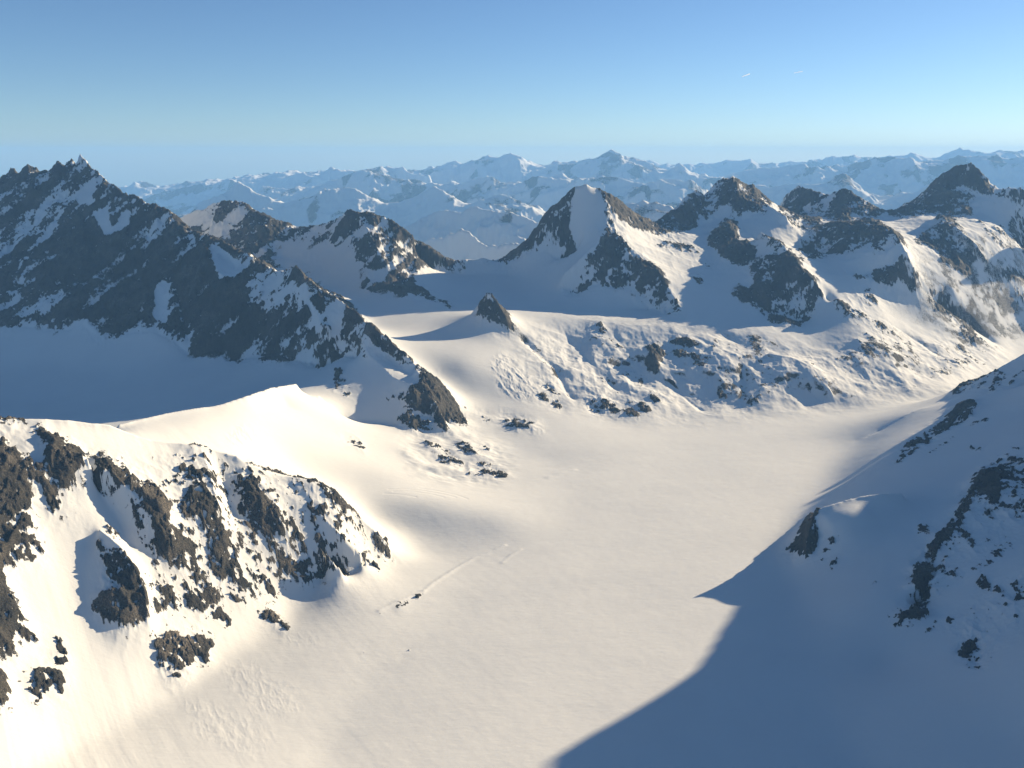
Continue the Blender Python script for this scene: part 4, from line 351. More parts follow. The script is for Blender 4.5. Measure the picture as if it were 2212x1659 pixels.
(0.75,[(419,2994),(449,3012),(463,2991),(470,2955),(451,2940),(431,2952)],None,None),
(0.65,[(528,3114),(557,3135),(568,3111),(572,3072),(553,3051),(536,3066)],None,None),
(0.65,[(463,3036),(501,3054),(519,3033),(529,3000),(505,2982),(479,2994)],None,None),
(0.85,[(811,3180),(840,3198),(851,3180),(852,3144),(834,3129),(817,3141)],None,None),
(0.75,[(1018,3327),(1046,3339),(1055,3318),(1056,3282),(1038,3270),(1022,3285)],None,None),
(0.85,[(1045,3312),(1083,3330),(1094,3297),(1094,3249),(1069,3228),(1048,3249)],None,None),
(0.9,[(1087,3258),(1139,3270),(1162,3249),(1170,3210),(1138,3198),(1104,3213)],None,None),
(0.65,[(1015,3198),(1049,3213),(1060,3189),(1060,3147),(1038,3129),(1018,3144)],None,None),
(0.8,[(1206,3300),(1270,3348),(1286,3309),(1283,3243),(1244,3210),(1215,3237)],None,None),
(0.8,[(1513,3570),(1566,3600),(1584,3582),(1582,3534),(1548,3510),(1523,3528)],None,None),
(0.75,[(1652,3543),(1697,3579),(1708,3564),(1703,3525),(1674,3498),(1654,3504)],None,None),
(0.8,[(1637,3393),(1703,3441),(1720,3417),(1713,3360),(1670,3324),(1637,3330)],None,None),
(0.75,[(1355,3282),(1383,3300),(1392,3288),(1391,3261),(1374,3249),(1358,3255)],None,None),
(0.6,[(1509,3294),(1560,3312),(1580,3297),(1584,3267),(1551,3249),(1521,3258)],None,None),
(0.7,[(365,3636),(398,3660),(413,3624),(421,3579),(401,3558),(378,3576)],None,None),
(0.6,[(848,3489),(885,3516),(896,3480),(897,3429),(876,3417),(855,3435)],None,None),
(0.55,[(920,3240),(972,3279),(983,3219),(973,3117),(935,3066),(914,3114)],None,None),
(0.65,[(1645,3705),(1708,3753),(1730,3738),(1727,3687),(1683,3645),(1649,3648)],None,None),
(0.13,[(883,3573),(940,3600),(991,3597),(1041,3594),(1094,3603),(1135,3573),(1178,3549),(1221,3528),(1263,3507),(1306,3489),(1381,3543),(1449,3576),(1510,3591),(1592,3651),(1678,3717),(1731,3705),(1786,3696),(1841,3687),(1895,3675),(1948,3663),(1994,3639),(1874,3483),(1770,3351),(1682,3246),(1628,3231),(1574,3216),(1522,3204),(1472,3195),(1421,3183),(1371,3174),(1319,3165),(1265,3150),(1219,3153),(1168,3147),(1117,3138),(1068,3132),(1018,3126),(968,3117),(926,3141),(880,3156),(835,3171),(845,3261),(855,3351),(865,3444)],None,None),
(0.12,[(66,3384),(116,3450),(168,3522),(222,3594),(276,3639),(326,3612),(375,3585),(423,3558),(471,3534),(502,3459),(532,3384),(561,3315),(531,3234),(499,3138),(467,3036),(418,3048),(369,3060),(320,3072),(270,3084),(220,3099),(168,3081),(144,3153),(119,3225),(93,3303)],None,None),
(0.9,[(820,2096),(736,1841),(730,1802),(696,1781),(689,1802),(673,1868),(706,1892),(765,2009)],'shaded rock wedge under the small sunlit snow bench on the right slope','rock outcrop'),
(0.22,[(1285,2126),(1317,2126),(1349,2126),(1379,2123),(1409,2120),(1436,2114),(1385,2030),(1342,1958),(1292,1877),(1242,1796),(1210,1742),(1187,1700),(1159,1685),(1133,1670),(1104,1652),(1073,1631),(1045,1613),(1018,1601),(991,1589),(966,1580),(941,1571),(917,1562),(894,1553),(872,1544),(845,1526),(816,1505),(789,1487),(765,1472),(771,1514),(794,1538),(819,1565),(844,1592),(873,1625),(900,1655),(926,1682),(954,1712),(986,1748),(1021,1790),(1066,1847),(1121,1922),(1170,1982),(1225,2051)],None,None),
(0.26,[(883,1472),(910,1484),(936,1493),(964,1505),(991,1517),(1019,1529),(1039,1517),(1058,1505),(1032,1460),(1010,1421),(989,1385),(967,1376),(941,1361),(915,1346),(887,1328),(860,1310),(834,1298),(808,1286),(822,1334),(832,1379),(851,1412),(867,1442)],None,None),
(0.31,[(1212,1958),(1237,1952),(1280,1976),(1304,1970),(1256,1880),(1211,1796),(1188,1745),(1168,1700),(1146,1703),(1122,1703),(1096,1700),(1086,1727),(1075,1754),(1108,1802),(1144,1853)],None,None),
(0.67,[(718,1778),(751,1799),(768,1802),(749,1772),(718,1754)],None,None),
(0.72,[(728,1727),(740,1748),(754,1748),(741,1727)],None,None),
(0.9,[(1224,2027),(1250,2000),(1184,1874),(1126,1784),(1088,1736),(1090,1778),(1125,1838),(1133,1886),(1053,1772),(1001,1730),(969,1700),(939,1673),(918,1640),(883,1583),(853,1574),(841,1589),(884,1658),(925,1697),(968,1736),(1000,1766),(1034,1796),(1073,1841),(1127,1910),(1181,1976)],None,None),
(0.77,[(900,1586),(883,1568),(861,1541),(838,1490),(814,1487),(791,1487),(782,1490),(815,1523),(859,1577)],None,None),
(0.77,[(934,1658),(959,1661),(929,1622),(906,1613)],None,None),
(0.87,[(1017,1754),(1027,1727),(1024,1670),(1006,1652),(1005,1703)],None,None),
(0.77,[(812,1451),(850,1475),(840,1460),(816,1442)],None,None),
(0.87,[(846,1451),(865,1472),(876,1469),(861,1442)],None,None),
(0.9,[(888,1439),(895,1397),(865,1364),(833,1325),(835,1367),(862,1400)],'cluster of small dark rocks low in the shade on the right slope','rock outcrop'),
(0.82,[(851,1346),(862,1340),(841,1295),(822,1286)],None,None),
(0.77,[(960,1550),(977,1559),(966,1502),(947,1505)],None,None),
(0.82,[(977,1511),(980,1484),(970,1466),(963,1478)],None,None),
(0.9,[(1000,1499),(1020,1505),(1042,1481),(1011,1427),(997,1442),(983,1457)],'dark rock cut by the right edge on the shaded right slope','rock outcrop'),
(0.87,[(1138,1802),(1160,1778),(1183,1775),(1166,1739),(1135,1718),(1145,1760),(1127,1775)],None,None),
(0.57,[(928,1760),(952,1802),(1002,1817),(978,1787),(940,1760)],None,None),
(0.9,[(783,1625),(793,1628),(786,1619)],None,None),
(0.82,[(1124,1910),(1178,1973),(1213,2000),(1250,2018),(1284,2030),(1245,1994),(1203,1943),(1131,1841)],None,None),
(0.72,[(1219,1943),(1238,1958),(1292,1997),(1273,1979)],None,None),
(0.82,[(1560,2708),(1500,2681),(1407,2585),(1324,2507),(1258,2477),(1166,2360),(1150,2315),(1192,2327),(1240,2378),(1299,2414),(1391,2486),(1435,2552),(1520,2594)],'long slanting rock band high on the shaded right slope, below the sunlit snow strip','rock outcrop'),
(0.67,[(1388,2492),(1448,2561),(1519,2600),(1463,2525),(1391,2468)],None,None),
(0.67,[(1102,2270),(1163,2324),(1179,2324),(1118,2261)],None,None),
(0.72,[(1214,2285),(1275,2342),(1344,2393),(1313,2351),(1235,2294)],None,None),
(0.82,[(1303,2249),(1319,2186),(1306,2168),(1289,2219)],None,None),
(0.62,[(1412,2456),(1476,2459),(1459,2432),(1412,2429)],None,None),
(0.72,[(1603,2699),(1669,2810),(1738,2861),(1725,2798),(1665,2738)],None,None),
(0.72,[(1675,2729),(1739,2786),(1785,2789),(1768,2768),(1697,2726)],None,None),
(0.72,[(1572,2864),(1864,3369),(1663,2870),(1703,2858),(1641,2816),(1596,2852)],None,None),
(0.36,[(1659,2951),(1764,3018),(1748,2894),(1709,2855),(1671,2852),(1632,2849)],None,None)]
REGIONS = {'lumpy': [[(47,3435),(149,3531),(396,3594),(770,3624),(1037,3540),(1386,3486),(1814,3726),(2211,3987),(2382,3990),(1992,3549),(1600,3231),(1270,3153),(807,3051),(424,2976),(239,3075),(113,3054),(26,3171)],[(2308,4745),(2568,5018),(2635,4769),(3197,5192),(2685,4184),(2399,4022),(2169,4055),(2051,4130)]],'names': [('hill','near snowy hill with many slanting dark rock ribs at the lower left',[[(-1218,1640),(-1166,1709),(-1132,1750),(-1110,1764),(-1087,1778),(-1061,1794),(-1033,1811),(-1014,1823),(-994,1834),(-974,1846),(-949,1860),(-932,1867),(-919,1872),(-892,1882),(-865,1892),(-827,1906),(-798,1916),(-768,1926),(-729,1940),(-687,1947),(-656,1952),(-635,1955),(-602,1960),(-578,1962),(-546,1965),(-524,1967),(-495,1970),(-468,1972),(-440,1975),(-418,1977),(-396,1980),(-374,1982),(-351,1985),(-332,1988),(-323,1990),(-321,1990),(-284,1826),(-348,1724),(-421,1670),(-485,1597),(-541,1458),(-604,1331),(-662,1214),(-732,1164),(-743,1074),(-900,700),(-1400,900)]]),('mountain','tall jagged dark rock wall with pinnacles on its crest,filling the left',[[(-3331,4830),(-3147,4811),(-3011,4796),(-2864,4780),(-2826,4773),(-2799,4768),(-2782,4765),(-2762,4761),(-2737,4756),(-2708,4751),(-2671,4744),(-2636,4736),(-2621,4733),(-2611,4731),(-2589,4727),(-2564,4722),(-2549,4718),(-2529,4715),(-2510,4711),(-2499,4710),(-2481,4706),(-2463,4702),(-2450,4699),(-2438,4697),(-2427,4695),(-2398,4689),(-2386,4686),(-2370,4683),(-2360,4682),(-2347,4678),(-2305,4648),(-2255,4611),(-2204,4575),(-2147,4533),(-2086,4489),(-2033,4450),(-1966,4411),(-1920,4383),(-1859,4346),(-1812,4318),(-1774,4293),(-1737,4271),(-1699,4247),(-1674,4230),(-1626,4192),(-1565,4145),(-1482,4081),(-1442,4050),(-1397,4011),(-1322,3946),(-1258,3890),(-1192,3830),(-1127,3780),(-1067,3734),(-1009,3690),(-957,3650),(-921,3623),(-903,3609),(-855,3573),(-821,3546),(-775,3510),(-717,3465),(-684,3437),(-646,3406),(-603,3370),(-567,3345),(-545,3330),(-500,3298),(-467,3275),(-433,3250),(-410,3236),(-356,3202),(-304,3170),(-257,3149),(-225,3134),(-173,2790),(-163,2750),(-222,2679),(-304,2645),(-392,2643),(-494,2624),(-623,2640),(-747,2780),(-787,3010),(-869,3060),(-972,3110),(-1073,3110),(-1149,3160),(-1251,3160),(-1351,3220),(-1438,3260),(-1526,3290),(-1641,3290),(-1767,3390),(-1825,3360),(-1975,3390),(-2158,3440),(-2518,3510)]]),('mountain','low two-topped rocky ridge behind the left wall,with a shaded snow bowl',[[(-2066,5220),(-2037,5215),(-2014,5211),(-1976,5204),(-1934,5197),(-1889,5189),(-1857,5183),(-1818,5177),(-1778,5170),(-1742,5163),(-1684,5141),(-1636,5123),(-1606,5111),(-1585,5102),(-1537,5083),(-1500,5068),(-1446,5046),(-1386,5022),(-1340,5004),(-1290,4984),(-1250,4967),(-1214,4951),(-1143,4920),(-1082,4894),(-1022,4867),(-971,4845),(-941,4832),(-929,4827),(-917,4821),(-904,4820),(-891,4818),(-837,4810),(-805,4806),(-770,4801),(-730,4795),(-699,4791),(-651,4784),(-599,4777),(-556,4783),(-511,4794),(-455,4813),(-410,4831),(-371,4842),(-326,4855),(-286,4860),(-246,4867),(-205,4870),(-178,4870),(-152,4878),(-125,4885),(-79,4901),(-55,4700),(-321,4400),(-416,3980),(-276,3890),(-456,3930),(-729,3980),(-1081,4150),(-1199,4250),(-1303,4150),(-1560,4250),(-1783,4500)]]),('mountain','pyramid-shaped peak with a snow patch on its face,centre of the view',[[(-79,4931),(-38,4924),(0,4916),(33,4906),(68,4893),(105,4885),(134,4883),(150,4884),(161,4884),(182,4885),(200,4886),(219,4887),(235,4888),(267,4889),(290,4890),(314,4891),(335,4892),(353,4893),(369,4893),(385,4894),(409,4903),(431,4911),(454,4919),(496,4935),(521,4944),(539,4954),(563,4969),(578,4978),(613,4999),(635,5021),(654,5040),(674,5058),(694,5077),(737,5118),(777,5155),(821,5196),(862,5234),(857,4650),(819,4150),(811,3800),(708,3790),(639,3960),(516,4090),(324,4120),(234,4230),(238,4550),(95,4640),(-76,4740)]]),('mountain','sharp twin-topped rocky peak just right of the pyramid peak',[[(875,5313),(921,5364),(965,5402),(1005,5436),(1050,5472),(1091,5506),(1107,5520),(1124,5534),(1166,5568),(1190,5588),(1211,5605),(1237,5619),(1274,5638),(1290,5648),(1307,5658),(1340,5678),(1374,5697),(1405,5715),(1437,5733),(1468,5751),(1490,5763),(1527,5779),(1550,5789),(1569,5786),(1601,5782),(1632,5778),(1690,5770),(1738,5763),(1784,5756),(1808,5752),(1632,5000),(1394,4700),(1323,4420),(1174,4400),(1055,4480),(1033,4750),(813,4700)]]),('mountain','dark triangular rock buttress with a snow basin behind it,right of centre',[[(1339,4559),(1360,4462),(1399,4345),(1413,4227),(1437,4119),(1472,4032),(1506,4001),(1539,4004),(1559,3944),(1578,4060),(1428,3860),(1275,3780),(1172,3880),(1094,4020),(1062,4080),(1181,4280),(1323,4620)]]),('mountain','broad rocky mountain with two shallow summits right of the twin-topped peak',[[(2001,6367),(2005,6364),(2020,6353),(2039,6341),(2062,6301),(2082,6254),(2086,6242),(2089,6233),(2101,6212),(2118,6173),(2135,6135),(2168,6062),(2188,6015),(2205,5976),(2222,5929),(2239,5901),(2253,5892),(2270,5882),(2300,5865),(2329,5848),(2372,5826),(2426,5795),(2460,5777),(2490,5760),(2536,5738),(2678,5700),(2394,4850),(2290,4620),(2013,4350),(1900,4500),(1677,4750),(1810,5400)]]),('mountain','highest dark rocky peak near the right edge of the view',[[(2719,6154),(2762,6140),(2798,6128),(2830,6118),(2862,6107),(2893,6097),(2925,6085),(2959,6072),(2980,6063),(3002,6055),(3031,6043),(3064,6031),(3086,6022),(3106,6015),(3132,6005),(3158,5995),(3173,5984),(3188,5972),(3221,5951),(3255,5928),(3288,5905),(3302,5897),(3339,5871),(3379,5839),(3415,5809),(3446,5783),(3466,5769),(3626,5670),(3830,5526),(5200,6400),(4700,5600),(3525,5600),(3095,5350),(2723,5000),(2655,5350),(2702,5700)]]),('hill','large shaded snow slope with scattered rocks filling the lower right',[[(1236,2750),(1295,2780),(1343,2800),(1390,2820),(1437,2835),(1484,2850),(1534,2870),(1585,2890),(1624,2905),(1663,2920),(1714,2930),(1766,2940),(1818,2950),(1873,2960),(1954,2970),(2053,2960),(4000,4600),(3600,800),(1200,300),(560,500),(560,700),(600,900),(563,1148),(570,1291),(598,1466),(639,1646),(666,1773),(701,1918),(793,2085),(876,2211),(989,2390),(1096,2575),(1176,2679)]]),('rock_peak','small pointed rock peak rising alone from the snow between the ridges',[[(-195,3670),(-174,3670),(-146,3660),(-123,3655),(-109,3650),(-90,3645),(-74,3640),(-53,3620),(-33,3600),(-12,3580),(10,3560),(27,3400),(-50,3370),(-167,3420),(-202,3500)]])],'rolls': [(-359,2587),(-167,2686),(-25,2629),(6,2437),(-36,2299),(-169,2242),(-310,2308)],'icefall': [(-81,3208),(-39,3268),(7,3253),(35,3175),(80,3148),(104,3052),(76,2977),(16,2986),(-37,3007),(-64,3076),(-86,3133)],'seracs': [(-734,2029),(-745,2092),(-732,2149),(-709,2164),(-699,2137),(-704,2092),(-710,2035)],'domecracks': [[(-342,2143),(-293,2159),(-241,2160),(-195,2153),(-156,2141)],[(-327,2130),(-278,2145),(-226,2141),(-187,2128)],[(-262,2177),(-210,2176),(-157,2162),(-124,2142)],[(-350,2114),(-307,2116),(-262,2110)]],'moraine': [[(-284,1588),(-250,1628),(-200,1674),(-182,1718),(-130,1807),(-94,1857),(-19,1920)],[(-24,1831),(-1,1872),(22,1897)],[(111,2362),(149,2398),(194,2429)]],'debris': [[(-562,1414),(-508,1411),(-394,1312),(-361,1246),(-441,1243),(-509,1306)],[(-608,1300),(-525,1279),(-395,1195),(-408,1132),(-520,1174)],[(-524,1531),(-404,1504),(-375,1459),(-471,1474)],[(-420,1675),(-322,1705),(-286,1669),(-372,1639)]]}
def gridz(lines, az, u, iters=(400,250,160,90), base_z=0.0):
    """membrane through the survey lines on an (azimuth, ln r) grid; az,u uniform 1-D arrays"""
    na,nu=len(az),len(u)
    a0,da=az[0],az[1]-az[0]; u0,du=u[0],u[1]-u[0]
    def raster(step):
        na_,nu_=(na-1)//step+1,(nu-1)//step+1
        S=np.zeros((na_,nu_)); W=np.zeros((na_,nu_)); K=np.zeros((na_,nu_))
        for name,sh,pts in lines:
            P=np.array(pts,float)
            for p,q in zip(P[:-1],P[1:]) if len(P)>1 else [(P[0],P[0])]:
                n=int(max(2,np.hypot(*(q-p)[:2])/max(1.0,np.hypot(*p[:2]))/(0.4*min(da,du)*step)+2))
                t=np.linspace(0,1,n)[:,None]; X=p+(q-p)*t
                A=(np.arctan2(X[:,0],X[:,1])-a0)/(da*step); U=(np.log(np.hypot(X[:,0],X[:,1]))-u0)/(du*step)
                i=np.rint(A).astype(int); j=np.rint(U).astype(int)
                ok=(i>=0)&(i<na_)&(j>=0)&(j<nu_)
                i,j,z=i[ok],j[ok],X[ok,2]
                if sh:   # ridge: keep the highest
                    pass
                np.add.at(S,(i,j),z); np.add.at(W,(i,j),1.0)
                if sh: K[i,j]=1
        return S,W,K
    Zc=None
    for lev,step in enumerate((8,4,2,1)):
        S,W,K=raster(step)
        fix=W>0; val=np.where(fix,S/np.maximum(W,1),0)
        if Zc is None: Zc=np.full(fix.shape,base_z); Zc[fix]=val[fix]
        else:
            tgt=fix.shape
            ii=np.clip(np.arange(tgt[0])/2,0,Zc.shape[0]-1.001); jj=np.clip(np.arange(tgt[1])/2,0,Zc.shape[1]-1.001)
            i0=ii.astype(int); fi=(ii-i0)[:,None]; j0=jj.astype(int); fj=(jj-j0)[None,:]
            Zc=(Zc[i0][:,j0]*(1-fi)*(1-fj)+Zc[i0+1][:,j0]*fi*(1-fj)+Zc[i0][:,j0+1]*(1-fi)*fj+Zc[i0+1][:,j0+1]*fi*fj)
        Zc[fix]=val[fix]
        ex=(du/da)**2; ca=ex/(2+2*ex); cu=1/(2+2*ex)
        ii,jj=np.indices(fix.shape); par=(ii+jj)&1
        free0=(~fix)&(par==0); free1=(~fix)&(par==1)
        om=1.6 if lev else 1.85
        for k in range(iters[lev]):
            for fr in (free0,free1):
                P=np.pad(Zc,1,mode='edge')
                new=ca*(P[:-2,1:-1]+P[2:,1:-1])+cu*(P[1:-1,:-2]+P[1:-1,2:])
                Zc=np.where(fr,Zc+om*(new-Zc),Zc)
    return Zc,K,fix
def blur(Z,s):
    if s<=0: return Z
    n=int(3*s+1); k=np.exp(-0.5*(np.arange(-n,n+1)/s)**2); k/=k.sum()
    P=np.pad(Z,((n,n),(0,0)),mode='edge'); Y=sum(k[i]*P[i:i+Z.shape[0]] for i in range(2*n+1))
    P=np.pad(Y,((0,0),(n,n)),mode='edge'); return sum(k[i]*P[:,i:i+Z.shape[1]] for i in range(2*n+1))
def base_terrain(lines, az, u, smooth=5.0, **kw):
    Zc,K,fix=gridz(lines,az,u,**kw)
    w=np.clip(blur(K,1.6)*4.0,0,1)
    near=np.clip(blur(K,smooth)*smooth*1.6,0,1)
    B1=blur(Zc,1.5); B2=blur(Zc,smooth)
    S=B1*near+B2*(1-near)
    return Zc*w+S*(1-w),w

# ---------------------------------------------------------------- noise
_rng = np.random.default_rng(11)
_LAT = _rng.random((64, 64, 64), dtype=np.float32)
def vnoise(x, y, z):
    xi = np.floor(x).astype(np.int32); yi = np.floor(y).astype(np.int32); zi = np.floor(z).astype(np.int32)
    fx = (x - xi).astype(np.float32); fy = (y - yi).astype(np.float32); fz = (z - zi).astype(np.float32)
    fx = fx*fx*(3-2*fx); fy = fy*fy*(3-2*fy); fz = fz*fz*(3-2*fz)
    x0 = xi & 63; x1 = (xi+1) & 63; y0 = yi & 63; y1 = (yi+1) & 63; z0 = zi & 63; z1 = (zi+1) & 63
    a = _LAT[x0,y0,z0]*(1-fx)+_LAT[x1,y0,z0]*fx; b = _LAT[x0,y1,z0]*(1-fx)+_LAT[x1,y1,z0]*fx
    c = _LAT[x0,y0,z1]*(1-fx)+_LAT[x1,y0,z1]*fx; d = _LAT[x0,y1,z1]*(1-fx)+_LAT[x1,y1,z1]*fx
    return (a*(1-fy)+b*fy)*(1-fz)+(c*(1-fy)+d*fy)*fz
def fbm(x, y, z, wl, octs, gain=0.5, ridged=False, off=0.0):
    s = 0; amp = 1.0; tot = 0
    for o in range(octs):
        k = 1.0/wl
        n = vnoise(x*k+off+o*17.3, y*k+off*0.7+o*9.1, z*k+o*5.7)
        if ridged: n = 1-np.abs(2*n-1); n = n*n
        s = s + n*amp; tot += amp; amp *= gain; wl *= 0.5
    return s/tot
def sstep(a, b, x):
    t = np.clip((x-a)/(b-a), 0, 1); return t*t*(3-2*t)

# ---------------------------------------------------------------- materials
def nt(name):
    m = bpy.data.materials.new(name); m.use_nodes = True
    return m, m.node_tree.nodes, m.node_tree.links
def terrain_material(name, scale=1.0, bump=1.0, ragged=0.6):
    m, n, l = nt(name); bs = n['Principled BSDF']
    geo = n.new('ShaderNodeNewGeometry')
    at = n.new('ShaderNodeAttribute'); at.attribute_name = 'rock'; at.attribute_type = 'GEOMETRY'
    def noise(sc_, det, rough=0.6, dist=0.0, vec=None):
        t = n.new('ShaderNodeTexNoise'); t.inputs['Scale'].default_value = sc_; t.inputs['Detail'].default_value = det
        t.inputs['Roughness'].default_value = rough; t.inputs['Distortion'].default_value = dist
        l.new(vec or geo.outputs['Position'], t.inputs['Vector']); return t.outputs['Fac']
    def math_(op, a, b, clamp=False):
        t = n.new('ShaderNodeMath'); t.operation = op; t.use_clamp = clamp
        for i, v in enumerate((a, b)):
            if v is None: continue
            if isinstance(v, (int, float)): t.inputs[i].default_value = v
            else: l.new(v, t.inputs[i])
        return t.outputs[0]
    fine = noise(0.30/scale, 4, 0.75)
    r = math_('ADD', at.outputs['Fac'], math_('MULTIPLY', math_('SUBTRACT', fine, 0.5), ragged))
    mr = n.new('ShaderNodeMapRange'); mr.interpolation_type = 'SMOOTHSTEP'
    mr.inputs['From Min'].default_value = -0.035; mr.inputs['From Max'].default_value = 0.035
    l.new(r, mr.inputs['Value']); fac = mr.outputs['Result']
    # rock colour
    c1 = noise(0.010/scale, 4, 0.6); c2 = noise(0.35/scale, 5, 0.8)
    cr = n.new('ShaderNodeValToRGB'); e = cr.color_ramp.elements
    e[0].position = 0.36; e[0].color = (0.016, 0.017, 0.017, 1)
    e[1].position = 0.64; e[1].color = (0.25, 0.215, 0.175, 1)
    x = e.new(0.46); x.color = (0.050, 0.049, 0.044, 1)
    x = e.new(0.55); x.color = (0.080, 0.073, 0.062, 1)
    l.new(math_('ADD', math_('MULTIPLY', c1, 0.45), math_('MULTIPLY', c2, 0.55)), cr.inputs[0])
    # snow colour: faint wind-crust variation
    sn = n.new('ShaderNodeMix'); sn.data_type = 'RGBA'
    sn.inputs['A'].default_value = (0.605, 0.61, 0.60, 1); sn.inputs['B'].default_value = (0.675, 0.68, 0.66, 1)
    l.new(noise(0.006, 5, 0.6, 0.6), sn.inputs['Factor'])
    mx = n.new('ShaderNodeMix'); mx.data_type = 'RGBA'
    l.new(fac, mx.inputs['Factor']); l.new(sn.outputs['Result'], mx.inputs['A']); l.new(cr.outputs['Color'], mx.inputs['B'])
    l.new(mx.outputs['Result'], bs.inputs['Base Color'])
    bs.inputs['Roughness'].default_value = 0.85; bs.inputs['Specular IOR Level'].default_value = 0.15
    # bump: wind ripples on snow, crags on rock
    mp = n.new('ShaderNodeMapping'); mp.inputs['Scale'].default_value = (1.0, 2.6, 1.0); mp.inputs['Rotation'].default_value = (0, 0, math.radians(-20))
    l.new(geo.outputs['Position'], mp.inputs['Vector'])
    sb = noise(0.045/scale, 5, 0.62, 0.4, mp.outputs[0])
    rb = noise(0.20/scale, 5, 0.75)
    h = n.new('ShaderNodeMix'); h.data_type = 'FLOAT'
    l.new(fac, h.inputs['Factor']); l.new(math_('MULTIPLY', sb, 0.42*scale*bump), h.inputs['A']); l.new(math_('MULTIPLY', rb, 7.0*scale*bump), h.inputs['B'])
    b = n.new('ShaderNodeBump'); b.inputs['Strength'].default_value = 1.0; b.inputs['Distance'].default_value = 1.0
    l.new(h.outputs['Result'], b.inputs['Height']); l.new(b.outputs[0], bs.inputs['Normal'])
    return m
MAT = terrain_material('alpine_snow_and_rock', 1.0)
MATF = terrain_material('distant_snow_and_rock', 6.0, 0.8, 0.3)

# ---------------------------------------------------------------- mesh writer
def grid_mesh(name, X, Y, Zz, rock, keep=None, mat=None, thick=0):
    na, nu = X.shape
    idx = np.arange(na*nu, dtype=np.int64).reshape(na, nu)
    q = np.stack([idx[:-1,:-1], idx[1:,:-1], idx[1:,1:], idx[:-1,1:]], -1).reshape(-1, 4)
    q = q[:, ::-1]
    if keep is not None: q = q[keep.reshape(-1)]
    used, inv = np.unique(q, return_inverse=True); q = inv.reshape(-1, 4)
    co = np.stack([X.ravel()[used], Y.ravel()[used], Zz.ravel()[used]], -1).astype(np.float32)
    rv = rock.ravel()[used].astype(np.float32)
    if thick:                                   # close the patch into a solid: an underside and side walls
        nv = len(co); lo_ = co.copy(); lo_[:, 2] -= thick
        e = np.concatenate([q[:, [0,1]], q[:, [1,2]], q[:, [2,3]], q[:, [3,0]]])
        key = e[:, 0]*nv+e[:, 1]; rev = e[:, 1]*nv+e[:, 0]; b = e[~np.isin(key, rev)]
        q = np.concatenate([q, q[:, ::-1]+nv, np.stack([b[:, 1], b[:, 0], b[:, 0]+nv, b[:, 1]+nv], -1)])
        co = np.concatenate([co, lo_]); rv = np.concatenate([rv, rv])
    me = bpy.data.meshes.new(name)
    me.vertices.add(len(co)); me.vertices.foreach_set('co', co.ravel())
    me.loops.add(q.size); me.loops.foreach_set('vertex_index', q.ravel().astype(np.int32))
    me.polygons.add(len(q)); me.polygons.foreach_set('loop_start', (np.arange(len(q))*4).astype(np.int32))
    me.polygons.foreach_set('use_smooth', np.ones(len(q), bool))
    me.update(calc_edges=True)
    at = me.attributes.new('rock', 'FLOAT', 'POINT'); at.data.foreach_set('value', rv)
    me.materials.append(mat)
    ob = bpy.data.objects.new(name, me); sc.collection.objects.link(ob)
    return ob
def poly_mask(poly, AZ, U):
    """rasterise a world-XY outline on the polar grid; returns slices and a boolean mask"""
    P = np.array(poly, float); a = np.arctan2(P[:,0], P[:,1]); u = np.log(np.hypot(P[:,0], P[:,1]))
    i0, i1 = np.searchsorted(AZ, a.min())-1, np.searchsorted(AZ, a.max())+1
    j0, j1 = np.searchsorted(U, u.min())-1, np.searchsorted(U, u.max())+1
    i0, j0 = max(i0, 0), max(j0, 0); i1, j1 = min(i1, len(AZ)), min(j1, len(U))
    if i1 <= i0 or j1 <= j0: return None
    A, B = AZ[i0:i1, None], U[None, j0:j1]; m = np.zeros((i1-i0, j1-j0), bool)
    for (x0, y0), (x1, y1) in zip(zip(a, u), zip(np.roll(a, -1), np.roll(u, -1))):
        if x0 == x1: continue
        c = ((A >= min(x0, x1)) & (A < max(x0, x1)))
        m ^= c & (B < y0 + (y1-y0)*(A-x0)/(x1-x0))
    return (slice(i0, i1), slice(j0, j1)), m
def upsample(Zb, AZb, Ub, AZ, U):
    a = np.clip((AZ-AZb[0])/(AZb[1]-AZb[0]), 0, len(AZb)-1.001); b = np.clip((U-Ub[0])/(Ub[1]-Ub[0]), 0, len(Ub)-1.001)
    i = a.astype(int); fa = (a-i)[:, None]; j = b.astype(int); fb = (b-j)[None, :]
    return Zb[i][:, j]*(1-fa)*(1-fb)+Zb[i+1][:, j]*fa*(1-fb)+Zb[i][:, j+1]*(1-fa)*fb+Zb[i+1][:, j+1]*fa*fb

# ---------------------------------------------------------------- near terrain
DA, DU = 0.05,0.0015
AZb = np.radians(np.arange(-42, 62.01, 0.1)); Ub = np.arange(math.log(430), math.log(9300), 0.002*1.0)
Zb, Wb = base_terrain(LINES, AZb, Ub, smooth=9.0, iters=(300, 200, 110, 45))
AZ = np.radians(np.concatenate([np.arange(-41, -35.5, 0.12), np.arange(-35.5, 40.0, DA), np.arange(40.0, 61.5, 0.25)]))
U = np.concatenate([np.arange(math.log(440), math.log(950), 0.006), np.arange(math.log(950), math.log(9200), DU)])
z = upsample(Zb, AZb, Ub, AZ, U); w = upsample(Wb, AZb, Ub, AZ, U)
z = z*w + blur(z, 2.0)*(1-w)
rr = np.exp(U)[None, :]; X = rr*np.sin(AZ)[:, None]; Y = rr*np.cos(AZ)[:, None]
